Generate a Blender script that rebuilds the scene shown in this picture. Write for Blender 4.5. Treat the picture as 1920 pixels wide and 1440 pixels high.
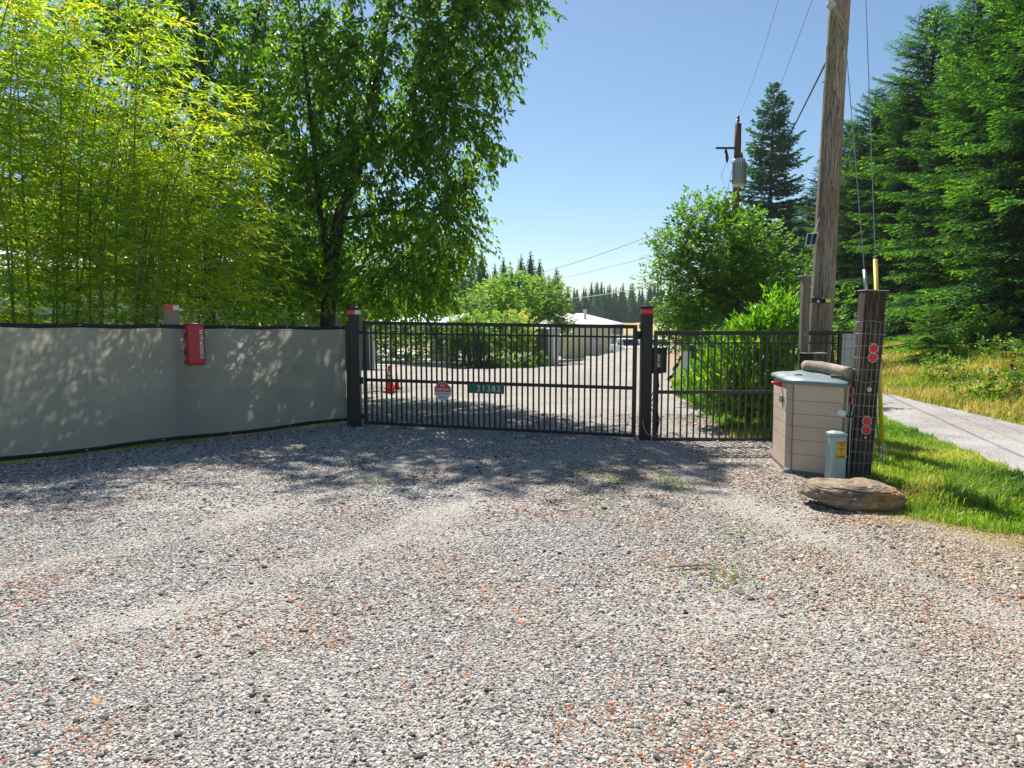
import bpy, math, random
import numpy as np
from mathutils import Vector, Matrix

for o in list(bpy.data.objects): bpy.data.objects.remove(o)
S = bpy.context.scene
COL = S.collection
PI = math.pi
R = math.radians
rng = np.random.default_rng(7)
random.seed(7)

# ------------------------------------------------------------------ camera
F_PX, CAM_H, PITCH = 1330.0, 1.8, math.atan(122 / 1330.0)
cam_d = bpy.data.cameras.new('camera'); cam = bpy.data.objects.new('camera', cam_d); COL.objects.link(cam)
cam_d.sensor_width = 36; cam_d.lens = 36 * F_PX / 1920
cam_d.clip_end = 3000; cam_d.clip_start = 0.05
cam.location = (0, 0, CAM_H); cam.rotation_euler = (PI / 2 - PITCH, 0, 0)
S.camera = cam

# ------------------------------------------------------------------ light
SUN_AZ, SUN_EL = R(-15), R(50)          # azimuth measured from +Y towards +X
w = bpy.data.worlds.new('World'); S.world = w; w.use_nodes = True
nt = w.node_tree; nt.nodes.clear()
sky = nt.nodes.new('ShaderNodeTexSky'); sky.sky_type = 'NISHITA'; sky.sun_disc = False
sky.sun_elevation = SUN_EL; sky.sun_rotation = SUN_AZ
sky.air_density = 1.0; sky.dust_density = 0.3; sky.ozone_density = 3.4; sky.altitude = 0
bg = nt.nodes.new('ShaderNodeBackground'); bg.inputs[1].default_value = 0.067
wo = nt.nodes.new('ShaderNodeOutputWorld')
mxs = nt.nodes.new('ShaderNodeMix'); mxs.data_type = 'RGBA'; mxs.blend_type = 'MULTIPLY'; mxs.inputs[0].default_value = 1; mxs.inputs[7].default_value = (.94, 1.0, .99, 1)
nt.links.new(sky.outputs[0], mxs.inputs[6]); nt.links.new(mxs.outputs[2], bg.inputs[0]); nt.links.new(bg.outputs[0], wo.inputs[0])
sd = bpy.data.lights.new('sun', 'SUN'); sd.energy = 4.9; sd.angle = R(0.53); sd.color = (1, 0.94, 0.85)
so = bpy.data.objects.new('sun', sd); COL.objects.link(so)
sv = Vector((math.sin(SUN_AZ) * math.cos(SUN_EL), math.cos(SUN_AZ) * math.cos(SUN_EL), math.sin(SUN_EL)))
so.rotation_euler = sv.to_track_quat('Z', 'Y').to_euler(); so.location = (0, 0, 30)
S.view_settings.view_transform = 'Standard'; S.view_settings.look = 'None'
S.view_settings.gamma = 1; S.view_settings.use_curve_mapping = False
S.view_settings.exposure = 0.85
S.cycles.max_bounces = 10; S.cycles.diffuse_bounces = 6; S.cycles.transmission_bounces = 6; S.cycles.transparent_max_bounces = 12
S.cycles.caustics_reflective = False; S.cycles.caustics_refractive = False

# ------------------------------------------------------------------ measuring helpers (real distances)
cT, sT = math.cos(PITCH), math.sin(PITCH)
def ray(px, py):
    a = (px - 960) / F_PX; b = -(py - 720) / F_PX
    return a, cT + b * sT, -sT + b * cT
def at(px, py, Y):
    a, b, e = ray(px, py); t = Y / b
    return Vector((a * t, Y, CAM_H + e * t))
def sstep(a, b, x):
    t = np.clip((x - a) / (b - a), 0, 1); return t * t * (3 - 2 * t)
def lane_far(y): return np.interp(y, [-10, 12, 17, 25, 40, 70, 120], [8.3, 8.7, 9.0, 10.0, 13.0, 20, 30])
def lane_near(y): return np.interp(y, [-10, 5, 8, 12.8, 20, 40, 70, 120], [5.2, 5.6, 5.9, 6.75, 7.5, 9.8, 16, 26])
def HT(x, y):
    x = np.asarray(x, float); y = np.asarray(y, float)
    slope = np.interp(y, [13, 85, 110, 220, 400, 3000], [0, -2.5, -2.5, 0.9, 1.5, 10])
    wgt = np.where(y > 60, 1.0, 1 - sstep(4.5, 7.5, x) * (1 - sstep(40, 60, y)))
    z = slope * wgt
    d = x - lane_far(y)
    z = z + 0.75 * sstep(0.5, 5.0, d) * (1 - sstep(60, 90, y))
    return z
def h(x, y): return float(HT(x, y))
def onground(px, py):
    a, b, e = ray(px, py); t = 0.5
    while t < 900:
        if CAM_H + e * t < h(a * t, b * t): break
        t += 0.05 if t < 60 else 0.4
    return Vector((a * t, b * t, h(a * t, b * t)))

# ------------------------------------------------------------------ materials
MATS = {}
def new_mat(name):
    m = bpy.data.materials.new(name); m.use_nodes = True; m.node_tree.nodes.clear(); return m, m.node_tree
class N:
    def __init__(s, nt): s.nt = nt
    def n(s, t, **k):
        nd = s.nt.nodes.new(t)
        for a, b in k.items(): setattr(nd, a, b)
        return nd
    def l(s, a, b): s.nt.links.new(a, b)
    def noise(s, scale, detail=4, rough=.6, vec=None, dist=0):
        nd = s.n('ShaderNodeTexNoise'); nd.inputs['Scale'].default_value = scale
        nd.inputs['Detail'].default_value = detail; nd.inputs['Roughness'].default_value = rough
        nd.inputs['Distortion'].default_value = dist
        if vec is not None: s.l(vec, nd.inputs['Vector'])
        return nd
    def ramp(s, fac, stops, mode='LINEAR'):
        nd = s.n('ShaderNodeValToRGB'); cr = nd.color_ramp; cr.interpolation = mode
        while len(cr.elements) < len(stops): cr.elements.new(0.5)
        for e, (p, c) in zip(cr.elements, stops):
            e.position = p; e.color = (*c, 1) if not isinstance(c, (int, float)) else (c, c, c, 1)
        s.l(fac, nd.inputs[0]); return nd.outputs[0]
    def mix(s, fac, a, b, mode='MIX'):
        nd = s.n('ShaderNodeMix', data_type='RGBA', blend_type=mode)
        for i, v in ((0, fac), (6, a), (7, b)):
            if hasattr(v, 'links'): s.l(v, nd.inputs[i])
            else: nd.inputs[i].default_value = v if i == 0 else (*v, 1)
        return nd.outputs[2]
    def math(s, op, a, b=0.0):
        nd = s.n('ShaderNodeMath', operation=op)
        for i, v in enumerate((a, b)):
            if hasattr(v, 'links'): s.l(v, nd.inputs[i])
            else: nd.inputs[i].default_value = v
        return nd.outputs[0]
    def coords(s, kind='Object', scale=(1, 1, 1)):
        tc = s.n('ShaderNodeTexCoord'); mp = s.n('ShaderNodeMapping'); mp.inputs['Scale'].default_value = scale
        s.l(tc.outputs[kind], mp.inputs[0]); return mp.outputs[0]
    def bump(s, height, strength=.3, dist=.01):
        nd = s.n('ShaderNodeBump'); nd.inputs['Strength'].default_value = strength; nd.inputs['Distance'].default_value = dist
        s.l(height, nd.inputs['Height']); return nd.outputs[0]
    def out(s, sh):
        o = s.n('ShaderNodeOutputMaterial'); s.l(sh, o.inputs[0])
    def bsdf(s, col, rough=.6, metal=0, normal=None, spec=.5):
        nd = s.n('ShaderNodeBsdfPrincipled')
        for k, v in (('Base Color', col), ('Roughness', rough), ('Metallic', metal), ('Specular IOR Level', spec)):
            if hasattr(v, 'links'): s.l(v, nd.inputs[k])
            else: nd.inputs[k].default_value = (*v, 1) if k == 'Base Color' else v
        if normal is not None: s.l(normal, nd.inputs['Normal'])
        return nd.outputs[0]

def paint(name, col, rough=.5, metal=0, var=.25, scale=6, bump=.1, stretch=(1, 1, 1), fine=60):
    m, t = new_mat(name); g = N(t)
    v = g.coords(scale=stretch)
    a = g.noise(scale, 5, .6, v).outputs[0]; b = g.noise(fine, 3, .6, v).outputs[0]
    f = g.math('ADD', g.math('MULTIPLY', a, .65), g.math('MULTIPLY', b, .35))
    lo = tuple(c * (1 - var) for c in col); hi = tuple(min(1, c * (1 + var)) for c in col)
    c = g.ramp(f, [(.32, lo), (.68, hi)])
    r = g.ramp(a, [(.3, max(0, rough - .1)), (.7, min(1, rough + .12))])
    g.out(g.bsdf(c, r, metal, g.bump(b, bump, .004)))
    MATS[name] = m; return m

def leaf_mat(name, stops, trans, tcol, rough=.45, spec=.4):
    m, t = new_mat(name); g = N(t)
    at_ = g.n('ShaderNodeAttribute', attribute_name='rnd')
    c = g.ramp(at_.outputs['Fac'], stops)
    oi = g.n('ShaderNodeObjectInfo'); c = g.mix(1.0, c, g.ramp(oi.outputs['Random'], [(0, (.72, .78, .85)), (.5, (.95, 1, .9)), (1, (1.1, 1.05, .8))]), 'MULTIPLY')
    p = g.bsdf(c, rough, 0, None, spec)
    tr = g.n('ShaderNodeBsdfTranslucent'); g.l(g.mix(1.0, c, tcol, 'MULTIPLY'), tr.inputs[0])
    mx = g.n('ShaderNodeMixShader'); mx.inputs[0].default_value = trans
    g.l(p, mx.inputs[1]); g.l(tr.outputs[0], mx.inputs[2]); g.out(mx.outputs[0])
    MATS[name] = m; return m

paint('black_metal', (.009, .009, .012), .5, 0, .35, 5, .05)
paint('grey_dark_metal', (.028, .026, .029), .45, 0, .25, 5, .05)
paint('galvanised', (.42, .43, .44), .38, .8, .2, 12, .1)
paint('wire', (.33, .33, .32), .45, .6, .2, 12, .0)
paint('hem', (.012, .013, .018), .75, 0, .3, 20, .1)
paint('white_plastic', (.72, .72, .72), .45, 0, .08, 10, .02)
paint('white_paint', (.75, .75, .73), .55, 0, .1, 3, .05)
paint('roof_metal', (.72, .73, .74), .4, 0, .1, 2, .05)
paint('cream_metal', (.72, .69, .49), .5, 0, .12, 2, .05)
paint('grey_siding', (.21, .23, .26), .6, 0, .12, 2, .08)
paint('grey_wall', (.14, .145, .15), .7, 0, .15, 2, .1)
paint('light_grey_trim', (.5, .52, .53), .5, 0, .08, 5, .05)
paint('red_reflect', (.75, .012, .02), .3, 0, .15, 20, .0)
paint('phone_red', (.42, .008, .035), .28, 0, .12, 8, .02)
paint('cone_orange', (.85, .045, .012), .45, 0, .1, 10, .02)
paint('green_sign', (.0, .13, .065), .4, 0, .08, 10, .01)
paint('yellow_plastic', (.72, .48, .02), .4, 0, .12, 10, .02)
paint('yellow_sign', (.85, .72, .05), .45, 0, .15, 10, .02)
paint('label_orange', (.75, .38, .01), .5, 0, .12, 30, .0)
paint('black_ink', (.01, .01, .012), .6, 0, .2, 10, .0)
paint('navy_ink', (.02, .04, .12), .6, 0, .2, 10, .0)
paint('bin_taupe', (.52, .42, .325), .6, 0, .13, 2.2, .2, fine=120)
paint('bin_groove', (.2, .165, .135), .7, 0, .1, 4, .05)
paint('lid_slate', (.15, .215, .225), .45, 0, .15, 5, .1, fine=160)
paint('pedestal_grey', (.32, .42, .42), .55, 0, .12, 5, .03)
paint('glass_dark', (.02, .025, .03), .1, 0, .1, 5, .0)
paint('rubber', (.02, .02, .02), .85, 0, .2, 10, .05)
paint('truck_white', (.75, .76, .77), .25, 0, .05, 3, .0)
paint('concrete', (.52, .49, .44), .85, 0, .12, .8, .1, fine=20)
paint('rope', (.35, .3, .2), .8, 0, .2, 30, .1)
paint('weather_timber_light', (.27, .22, .16), .85, 0, .3, 6, .3, (8, 8, 1))

def wood(name, cols, stretch=(9, 9, .8), dark=(.03, .022, .017), crack=.43):
    m, t = new_mat(name); g = N(t)
    v = g.coords(scale=stretch)
    a = g.noise(2.2, 8, .7, v, .6).outputs[0]; b = g.noise(9, 6, .65, v, 1).outputs[0]
    big = g.noise(.7, 3, .5, g.coords(scale=(1, 1, .6))).outputs[0]
    c = g.ramp(a, [(.3, cols[0]), (.5, cols[1]), (.7, cols[2])])
    c = g.mix(g.ramp(b, [(crack - .05, 1.0), (crack + .04, 0.0)]), c, dark)
    c = g.mix(g.ramp(big, [(.35, .55), (.65, 0.0)]), c, tuple(x * .45 for x in cols[0]))
    hgt = g.math('ADD', a, g.math('MULTIPLY', b, .8))
    g.out(g.bsdf(c, .85, 0, g.bump(hgt, .8, .012), .25))
    MATS[name] = m; return m
wood('pole_wood', [(.24, .175, .135), (.42, .33, .26), (.58, .485, .40)], (9, 9, .45), crack=.455)
wood('tie_wood', [(.03, .022, .018), (.095, .068, .052), (.26, .2, .16)], (13, 13, .8), crack=.45)
wood('grey_wood', [(.15, .12, .095), (.26, .215, .17), (.38, .33, .27)], (12, 12, .8), crack=.38)
wood('red_pole_wood', [(.12, .05, .03), (.2, .085, .05), (.28, .14, .08)], (9, 9, .8), crack=.35)
wood('log_wood', [(.30, .24, .17), (.5, .42, .31), (.66, .6, .48)], (4, 9, 9), crack=.42)
wood('bark', [(.035, .03, .025), (.07, .06, .05), (.13, .115, .1)], (7, 7, 2), crack=.42)
wood('bark_grey', [(.06, .055, .05), (.11, .1, .09), (.18, .17, .155)], (6, 6, 2), crack=.36)
wood('bamboo_stem', [(.12, .16, .03), (.22, .26, .05), (.36, .32, .08)], (2, 2, 6), crack=.2)

leaf_mat('leaf_maple', [(0, (.035, .10, .012)), (.5, (.095, .22, .02)), (.85, (.19, .34, .028)), (1, (.32, .42, .05))], .52, (2.0, 1.9, .7), .45, .3)
leaf_mat('leaf_bamboo', [(0, (.12, .32, .015)), (.5, (.36, .56, .024)), (.85, (.62, .72, .03)), (1, (.78, .66, .09))], .58, (1.55, 1.4, .7), .4, .3)
leaf_mat('leaf_laurel', [(0, (.06, .2, .012)), (.5, (.15, .36, .018)), (1, (.38, .56, .035))], .45, (1.7, 1.6, .7), .35, .45)
leaf_mat('leaf_plum', [(0, (.05, .15, .014)), (.5, (.12, .27, .022)), (1, (.26, .44, .035))], .45, (1.8, 1.8, .75), .45, .35)
leaf_mat('leaf_fruit', [(0, (.09, .2, .03)), (.5, (.17, .33, .04)), (1, (.30, .46, .06))], .45, (1.8, 1.8, .8), .45, .35)
leaf_mat('leaf_gold', [(0, (.25, .42, .03)), (.5, (.5, .58, .06)), (1, (.75, .5, .25))], .4, (1.5, 1.5, .8), .45, .3)
leaf_mat('leaf_back', [(0, (.03, .08, .014)), (.5, (.06, .14, .02)), (1, (.12, .22, .03))], .4, (1.8, 1.8, .8), .55, .3)
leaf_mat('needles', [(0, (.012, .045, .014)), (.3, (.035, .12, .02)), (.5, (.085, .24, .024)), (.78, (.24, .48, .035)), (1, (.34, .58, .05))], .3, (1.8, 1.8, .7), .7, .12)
leaf_mat('needles_dark', [(0, (.02, .08, .045)), (.5, (.055, .17, .07)), (1, (.14, .30, .09))], .28, (1.5, 1.6, .9), .7, .12)
leaf_mat('needles_bright', [(0, (.09, .22, .02)), (.5, (.15, .31, .03)), (1, (.25, .42, .045))], .4, (1.6, 1.6, .7), .6, .15)
leaf_mat('grass_green', [(0, (.06, .17, .014)), (.4, (.13, .29, .02)), (.75, (.30, .42, .035)), (.92, (.45, .46, .08)), (1, (.62, .54, .25))], .42, (1.5, 1.5, .7), .45, .35)
leaf_mat('grass_dry', [(0, (.13, .24, .03)), (.3, (.26, .32, .05)), (.55, (.48, .42, .14)), (1, (.68, .56, .30))], .38, (1.3, 1.2, .8), .6, .3)
leaf_mat('leaf_litter', [(0, (.16, .05, .015)), (.5, (.45, .12, .03)), (1, (.55, .3, .12))], .2, (1.1, 1, .8), .7)
leaf_mat('bramble', [(0, (.06, .15, .02)), (.5, (.14, .27, .03)), (1, (.34, .42, .05))], .38, (1.6, 1.6, .7), .45, .3)

# gravel: one recipe for the sheet, one for the loose stones on it
GRV = [(0, (.025, .025, .028)), (.13, (.085, .085, .088)), (.26, (.20, .2, .2)), (.42, (.42, .39, .34)), (.58, (.33, .33, .325)), (.76, (.54, .525, .49)), (.92, (.70, .68, .63)), (.965, (.5, .15, .06)), (1, (.58, .24, .10))]
def gravel_mat(name, tan=0.0, lane=False):
    m, t = new_mat(name); g = N(t)
    v = g.coords()
    vo = g.n('ShaderNodeTexVoronoi'); vo.inputs['Scale'].default_value = 58; g.l(v, vo.inputs['Vector'])
    vs = g.n('ShaderNodeTexVoronoi'); vs.inputs['Scale'].default_value = 130; g.l(v, vs.inputs['Vector'])
    sep = g.n('ShaderNodeSeparateColor'); g.l(vo.outputs['Color'], sep.inputs[0])
    c1 = g.ramp(sep.outputs[0], GRV)
    sep2 = g.n('ShaderNodeSeparateColor'); g.l(vs.outputs['Color'], sep2.inputs[0])
    c2 = g.ramp(sep2.outputs[0], GRV)
    c = g.mix(.4, c1, c2)
    c = g.mix(g.ramp(vo.outputs['Distance'], [(.45, 0.0), (.8, .75)]), c, (.10, .09, .08))
    big = g.noise(.55, 6, .65, v).outputs[0]
    fines = (.52, .52, .52) if lane else (.43, .40, .35)
    c = g.mix(g.ramp(big, [(.42, .1), (.66, .75)]), c, fines)
    if not lane:
        # dry soil and needle litter towards the verge by the rock
        sx = g.n('ShaderNodeSeparateXYZ'); g.l(v, sx.inputs[0])
        k = g.math('ADD', g.math('MULTIPLY', sx.outputs[0], 1.0), g.math('MULTIPLY', sx.outputs[1], -0.10))
        k = g.math('ADD', k, g.math('MULTIPLY', big, 1.6))
        c = g.mix(g.ramp(g.math('MULTIPLY', k, .2), [(.72, 0.0), (.88, .8)]), c, (.36, .25, .14))
        patch = g.noise(1.1, 5, .7, v).outputs[0]
        c = g.mix(g.ramp(patch, [(.62, 0.0), (.74, .55)]), c, (.36, .26, .16))
    else:
        sx = g.n('ShaderNodeSeparateXYZ'); g.l(v, sx.inputs[0])
        k = g.math('SUBTRACT', g.math('SUBTRACT', sx.outputs[0], g.math('MULTIPLY', sx.outputs[1], .067)), 6.85)
        k = g.math('ADD', g.math('ABSOLUTE', k), g.math('MULTIPLY', g.noise(1.6, 5, .7, v).outputs[0], .5))
        c = g.mix(g.ramp(k, [(.26, .4), (.48, 0.0)]), c, (.46, .38, .26))
        c = g.mix(g.ramp(g.noise(9, 5, .7, v).outputs[0], [(.3, .0), (.7, .25)]), c, (.22, .22, .23))
    nm = g.bump(vo.outputs['Distance'], .9, -.012)
    g.out(g.bsdf(c, .9, 0, nm, .2))
    MATS[name] = m
gravel_mat('gravel'); gravel_mat('lane_gravel', lane=True)
def stone_mat():
    m, t = new_mat('stones'); g = N(t)
    at_ = g.n('ShaderNodeAttribute', attribute_name='tone', attribute_type='INSTANCER')
    c = at_.outputs['Vector']
    nz = g.noise(60, 4, .6, g.coords()).outputs[0]
    c = g.mix(.35, c, g.mix(1.0, c, g.ramp(nz, [(.3, .5), (.7, 1.0)]), 'MULTIPLY'))
    g.out(g.bsdf(c, .75, 0, None, .3)); MATS['stones'] = m
stone_mat()

def ground_mat():
    m, t = new_mat('ground'); g = N(t)
    v = g.coords()
    a = g.noise(.35, 6, .65, v).outputs[0]; b = g.noise(7, 5, .7, v).outputs[0]
    green = g.ramp(b, [(.3, (.05, .11, .016)), (.5, (.10, .2, .025)), (.75, (.2, .24, .05))])
    dry = g.ramp(b, [(.3, (.27, .21, .09)), (.5, (.42, .33, .14)), (.75, (.55, .45, .2))])
    sx = g.n('ShaderNodeSeparateXYZ'); g.l(v, sx.inputs[0])
    # the bank beyond the lane and the far field have dried out
    k = g.math('ADD', g.math('MULTIPLY', sx.outputs[0], .125), g.math('MULTIPLY', a, .8))
    k1 = g.ramp(k, [(.98, 0.0), (1.0, 0.0)])
    f1 = g.math('GREATER_THAN', sx.outputs[0], 8.2)
    f2 = g.math('GREATER_THAN', sx.outputs[1], 88)
    f = g.math('MAXIMUM', g.math('MULTIPLY', f1, g.ramp(a, [(.35, 1.0), (.62, .25)])), g.math('MULTIPLY', f2, .95))
    f = g.math('MAXIMUM', f, g.ramp(a, [(.5, 0.0), (.72, .5)]))
    g.out(g.bsdf(g.mix(f, green, dry), .95, 0, g.bump(b, .6, .05), .1)); MATS['ground'] = m
ground_mat()

def rock_mat():
    m, t = new_mat('rock'); g = N(t)
    v = g.coords(scale=(1, 1.2, 2.6)); a = g.noise(6, 9, .72, v, .8).outputs[0]
    b = g.noise(3, 4, .6, g.coords()).outputs[0]; fn = g.noise(40, 5, .7, g.coords()).outputs[0]
    c = g.ramp(a, [(.3, (.10, .07, .05)), (.42, (.25, .185, .13)), (.55, (.38, .30, .21)), (.7, (.5, .42, .32))])
    c = g.mix(g.ramp(b, [(.5, 0.0), (.62, .75)]), c, (.42, .24, .07))
    st = g.noise(7, 8, .75, g.coords(scale=(1, 1.2, 2.0)), 2.0).outputs[0]
    c = g.mix(g.ramp(st, [(.36, .6), (.45, 0.0)]), c, (.07, .055, .045))
    c = g.mix(g.ramp(fn, [(.6, 0.0), (.7, .45)]), c, (.5, .46, .38))
    gl = g.noise(2.2, 3, .6, g.coords(scale=(1, 1, 1.5))).outputs[0]
    c = g.mix(g.ramp(gl, [(.38, .55), (.5, 0.0)]), c, (.15, .13, .10))
    g.out(g.bsdf(c, .85, 0, g.bump(g.math('ADD', a, g.math('MULTIPLY', fn, .3)), .9, .03), .2)); MATS['rock'] = m
rock_mat()

def fabric_mat():
    m, t = new_mat('screen_fabric'); g = N(t)
    v = g.coords(); a = g.noise(1.3, 5, .6, v).outputs[0]
    wv = g.noise(14, 4, .7, g.coords(scale=(1.5, 1, 30))).outputs[0]
    c = g.ramp(g.math('ADD', g.math('MULTIPLY', a, .5), g.math('MULTIPLY', wv, .5)), [(.35, (.38, .36, .335)), (.65, (.50, .475, .44))])
    p = g.bsdf(c, .9, 0, g.bump(wv, .3, .004), .15)
    tr = g.n('ShaderNodeBsdfTranslucent'); g.l(g.mix(1.0, c, (1.25, 1.22, 1.05), 'MULTIPLY'), tr.inputs[0])
    tp = g.n('ShaderNodeBsdfTransparent')
    m1 = g.n('ShaderNodeMixShader'); m1.inputs[0].default_value = .43; g.l(p, m1.inputs[1]); g.l(tr.outputs[0], m1.inputs[2])
    m2 = g.n('ShaderNodeMixShader'); m2.inputs[0].default_value = .025; g.l(m1.outputs[0], m2.inputs[1]); g.l(tp.outputs[0], m2.inputs[2])
    g.out(m2.outputs[0]); MATS['screen_fabric'] = m
fabric_mat()

# ------------------------------------------------------------------ building blocks
def tag(o, label=None, cat=None, group=None, kind=None):
    if label: o['label'] = label
    if cat: o['category'] = cat
    if group: o['group'] = group
    if kind: o['kind'] = kind
    return o
def thing(name, label, cat, loc=(0, 0, 0), rz=0, group=None):
    o = bpy.data.objects.new(name, None); COL.objects.link(o); o.empty_display_size = .2
    o.location = loc; o.rotation_euler = (0, 0, rz)
    return tag(o, label, cat, group)
def link(name, me, parent=None, loc=None, rot=None):
    o = bpy.data.objects.new(name, me); COL.objects.link(o)
    if parent is not None: o.parent = parent
    if loc is not None: o.location = loc
    if rot is not None: o.rotation_euler = rot
    return o
def copy_tree(o, parent=None):
    c = o.copy(); COL.objects.link(c)
    if parent is not None: c.parent = parent
    for ch in list(o.children): copy_tree(ch, c)
    return c

class MB:
    def __init__(s): s.v = []; s.f = []
    def add(s, vs, fs):
        k = len(s.v); s.v += [tuple(x) for x in vs]; s.f += [tuple(i + k for i in f) for f in fs]; return s
    def box(s, x0, x1, y0, y1, z0, z1):
        return s.add([(x0, y0, z0), (x1, y0, z0), (x1, y1, z0), (x0, y1, z0), (x0, y0, z1), (x1, y0, z1), (x1, y1, z1), (x0, y1, z1)],
                     [(0, 3, 2, 1), (4, 5, 6, 7), (0, 1, 5, 4), (1, 2, 6, 5), (2, 3, 7, 6), (3, 0, 4, 7)])
    def prism(s, poly, z0, z1, top=None):
        n = len(poly); tp = top or poly
        vs = [(x, y, z0) for x, y in poly] + [(x, y, z1) if not callable(z1) else (x, y, z1(x, y)) for x, y in tp]
        return s.add(vs, [tuple(range(n))[::-1], tuple(range(n, 2 * n))] + [(i, (i + 1) % n, n + (i + 1) % n, n + i) for i in range(n)])
    def tube(s, pts, rad, n=8, cap=True):
        pts = [Vector(p) for p in pts]
        rs = rad if isinstance(rad, (list, tuple)) else [rad] * len(pts)
        rings = []
        t0 = (pts[1] - pts[0]).normalized(); u = t0.orthogonal().normalized()
        for i, p in enumerate(pts):
            a = pts[max(0, i - 1)]; b = pts[min(len(pts) - 1, i + 1)]
            t = (b - a).normalized(); u = (u - t * u.dot(t)).normalized(); v = t.cross(u)
            rings.append([p + (u * math.cos(2 * PI * k / n) + v * math.sin(2 * PI * k / n)) * rs[i] for k in range(n)])
        vs = [q for r in rings for q in r]; fs = []
        for i in range(len(pts) - 1):
            for k in range(n):
                fs.append((i * n + k, i * n + (k + 1) % n, (i + 1) * n + (k + 1) % n, (i + 1) * n + k))
        if cap: fs += [tuple(range(n))[::-1], tuple(range((len(pts) - 1) * n, len(pts) * n))]
        return s.add(vs, fs)
    def disc(s, c, r, axis, thick, n=20):
        c = Vector(c); a = Vector(axis).normalized()
        return s.tube([c, c + a * thick], r, n)
    def build(s, name, mat, parent=None, smooth=False, bevel=0, loc=None, rot=None):
        me = bpy.data.meshes.new(name); me.from_pydata(s.v, [], s.f); me.update()
        if mat: me.materials.append(MATS[mat])
        if smooth:
            for p in me.polygons: p.use_smooth = len(p.vertices) <= 4
        o = link(name, me, parent, loc, rot)
        if bevel:
            b = o.modifiers.new('bevel', 'BEVEL'); b.width = bevel; b.segments = 2; b.limit_method = 'ANGLE'; b.angle_limit = R(40)
        return o

def text_part(name, s, size, mat, parent, M, bold=0.0, space=1.0, thick=.0006):
    cu = bpy.data.curves.new(name, 'FONT'); cu.body = s; cu.size = size; cu.extrude = thick; cu.offset = bold
    cu.align_x = 'CENTER'; cu.align_y = 'CENTER'; cu.space_character = space; cu.resolution_u = 3
    tmp = bpy.data.objects.new('tmp_text', cu); COL.objects.link(tmp)
    dg = bpy.context.evaluated_depsgraph_get(); dg.update()
    me = bpy.data.meshes.new_from_object(tmp.evaluated_get(dg)); me.name = name
    bpy.data.objects.remove(tmp); bpy.data.curves.remove(cu)
    me.transform(M); me.materials.clear(); me.materials.append(MATS[mat])
    return link(name, me, parent)
FACE_FRONT = Matrix.Rotation(PI / 2, 4, 'X')      # text faces -Y

def np_mesh(name, V, Fc, mat, parent=None, rnd=None, k=3):
    me = bpy.data.meshes.new(name)
    V = np.ascontiguousarray(V, np.float32); Fc = np.ascontiguousarray(Fc, np.int32)
    me.vertices.add(len(V)); me.vertices.foreach_set('co', V.ravel())
    me.loops.add(Fc.size); me.loops.foreach_set('vertex_index', Fc.ravel())
    me.polygons.add(len(Fc)); me.polygons.foreach_set('loop_start', np.arange(0, Fc.size, k, dtype=np.int32))
    me.update(calc_edges=True)
    if rnd is not None:
        a = me.attributes.new('rnd', 'FLOAT', 'FACE'); a.data.foreach_set('value', np.ascontiguousarray(rnd, np.float32))
    me.materials.append(MATS[mat])
    return link(name, me, parent)
def unit(v): return v / np.maximum(np.linalg.norm(v, axis=-1, keepdims=True), 1e-9)
def blades(P, D, Nn, L, W, fold=.15, curl=.0):
    """folded leaf: two triangles either side of a midrib"""
    n = len(P); D = unit(D); Sd = unit(np.cross(D, Nn)); Nn = unit(np.cross(Sd, D))
    L = np.broadcast_to(L, (n,))[:, None]; W = np.broadcast_to(W, (n,))[:, None]
    mid = P + D * L * .42 + Nn * W * fold
    V = np.stack([P, mid + Sd * W * .5, P + D * L - Nn * L * curl, mid - Sd * W * .5], 1).reshape(-1, 3)
    b = np.arange(n)[:, None] * 4
    Fc = np.concatenate([b + [0, 1, 2], b + [0, 2, 3]], 1).reshape(-1, 3)
    return V, Fc
def segs(A, B, ra, rb, n=3):
    m = len(A); T = unit(B - A); ref = np.where(np.abs(T[:, 2:3]) > .9, [[1., 0, 0]], [[0, 0, 1.]])
    U = unit(np.cross(T, ref)); Wv = np.cross(T, U)
    an = np.arange(n) * 2 * PI / n
    ring = U[:, None] * np.cos(an)[None, :, None] + Wv[:, None] * np.sin(an)[None, :, None]
    ra = np.broadcast_to(ra, (m,))[:, None, None]; rb = np.broadcast_to(rb, (m,))[:, None, None]
    V = np.concatenate([A[:, None] + ring * ra, B[:, None] + ring * rb], 1).reshape(-1, 3)
    b = np.arange(m)[:, None] * 2 * n; fs = []
    for k in range(n):
        q = (k + 1) % n
        fs += [b + [k, q, n + q], b + [k, n + q, n + k]]
    return V, np.stack(fs, 1).reshape(-1, 3)
def lump(p, s=1.0, o=0.0):
    x, y, z = (p * s + o).T
    return (np.sin(x * 1.7 + 1.3 * np.sin(y * 1.1 + z)) + np.sin(y * 1.9 + 1.1 * np.sin(z * 1.3 + x)) + np.sin(z * 2.1 + 1.2 * np.sin(x * .9 + y))) / 3

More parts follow.
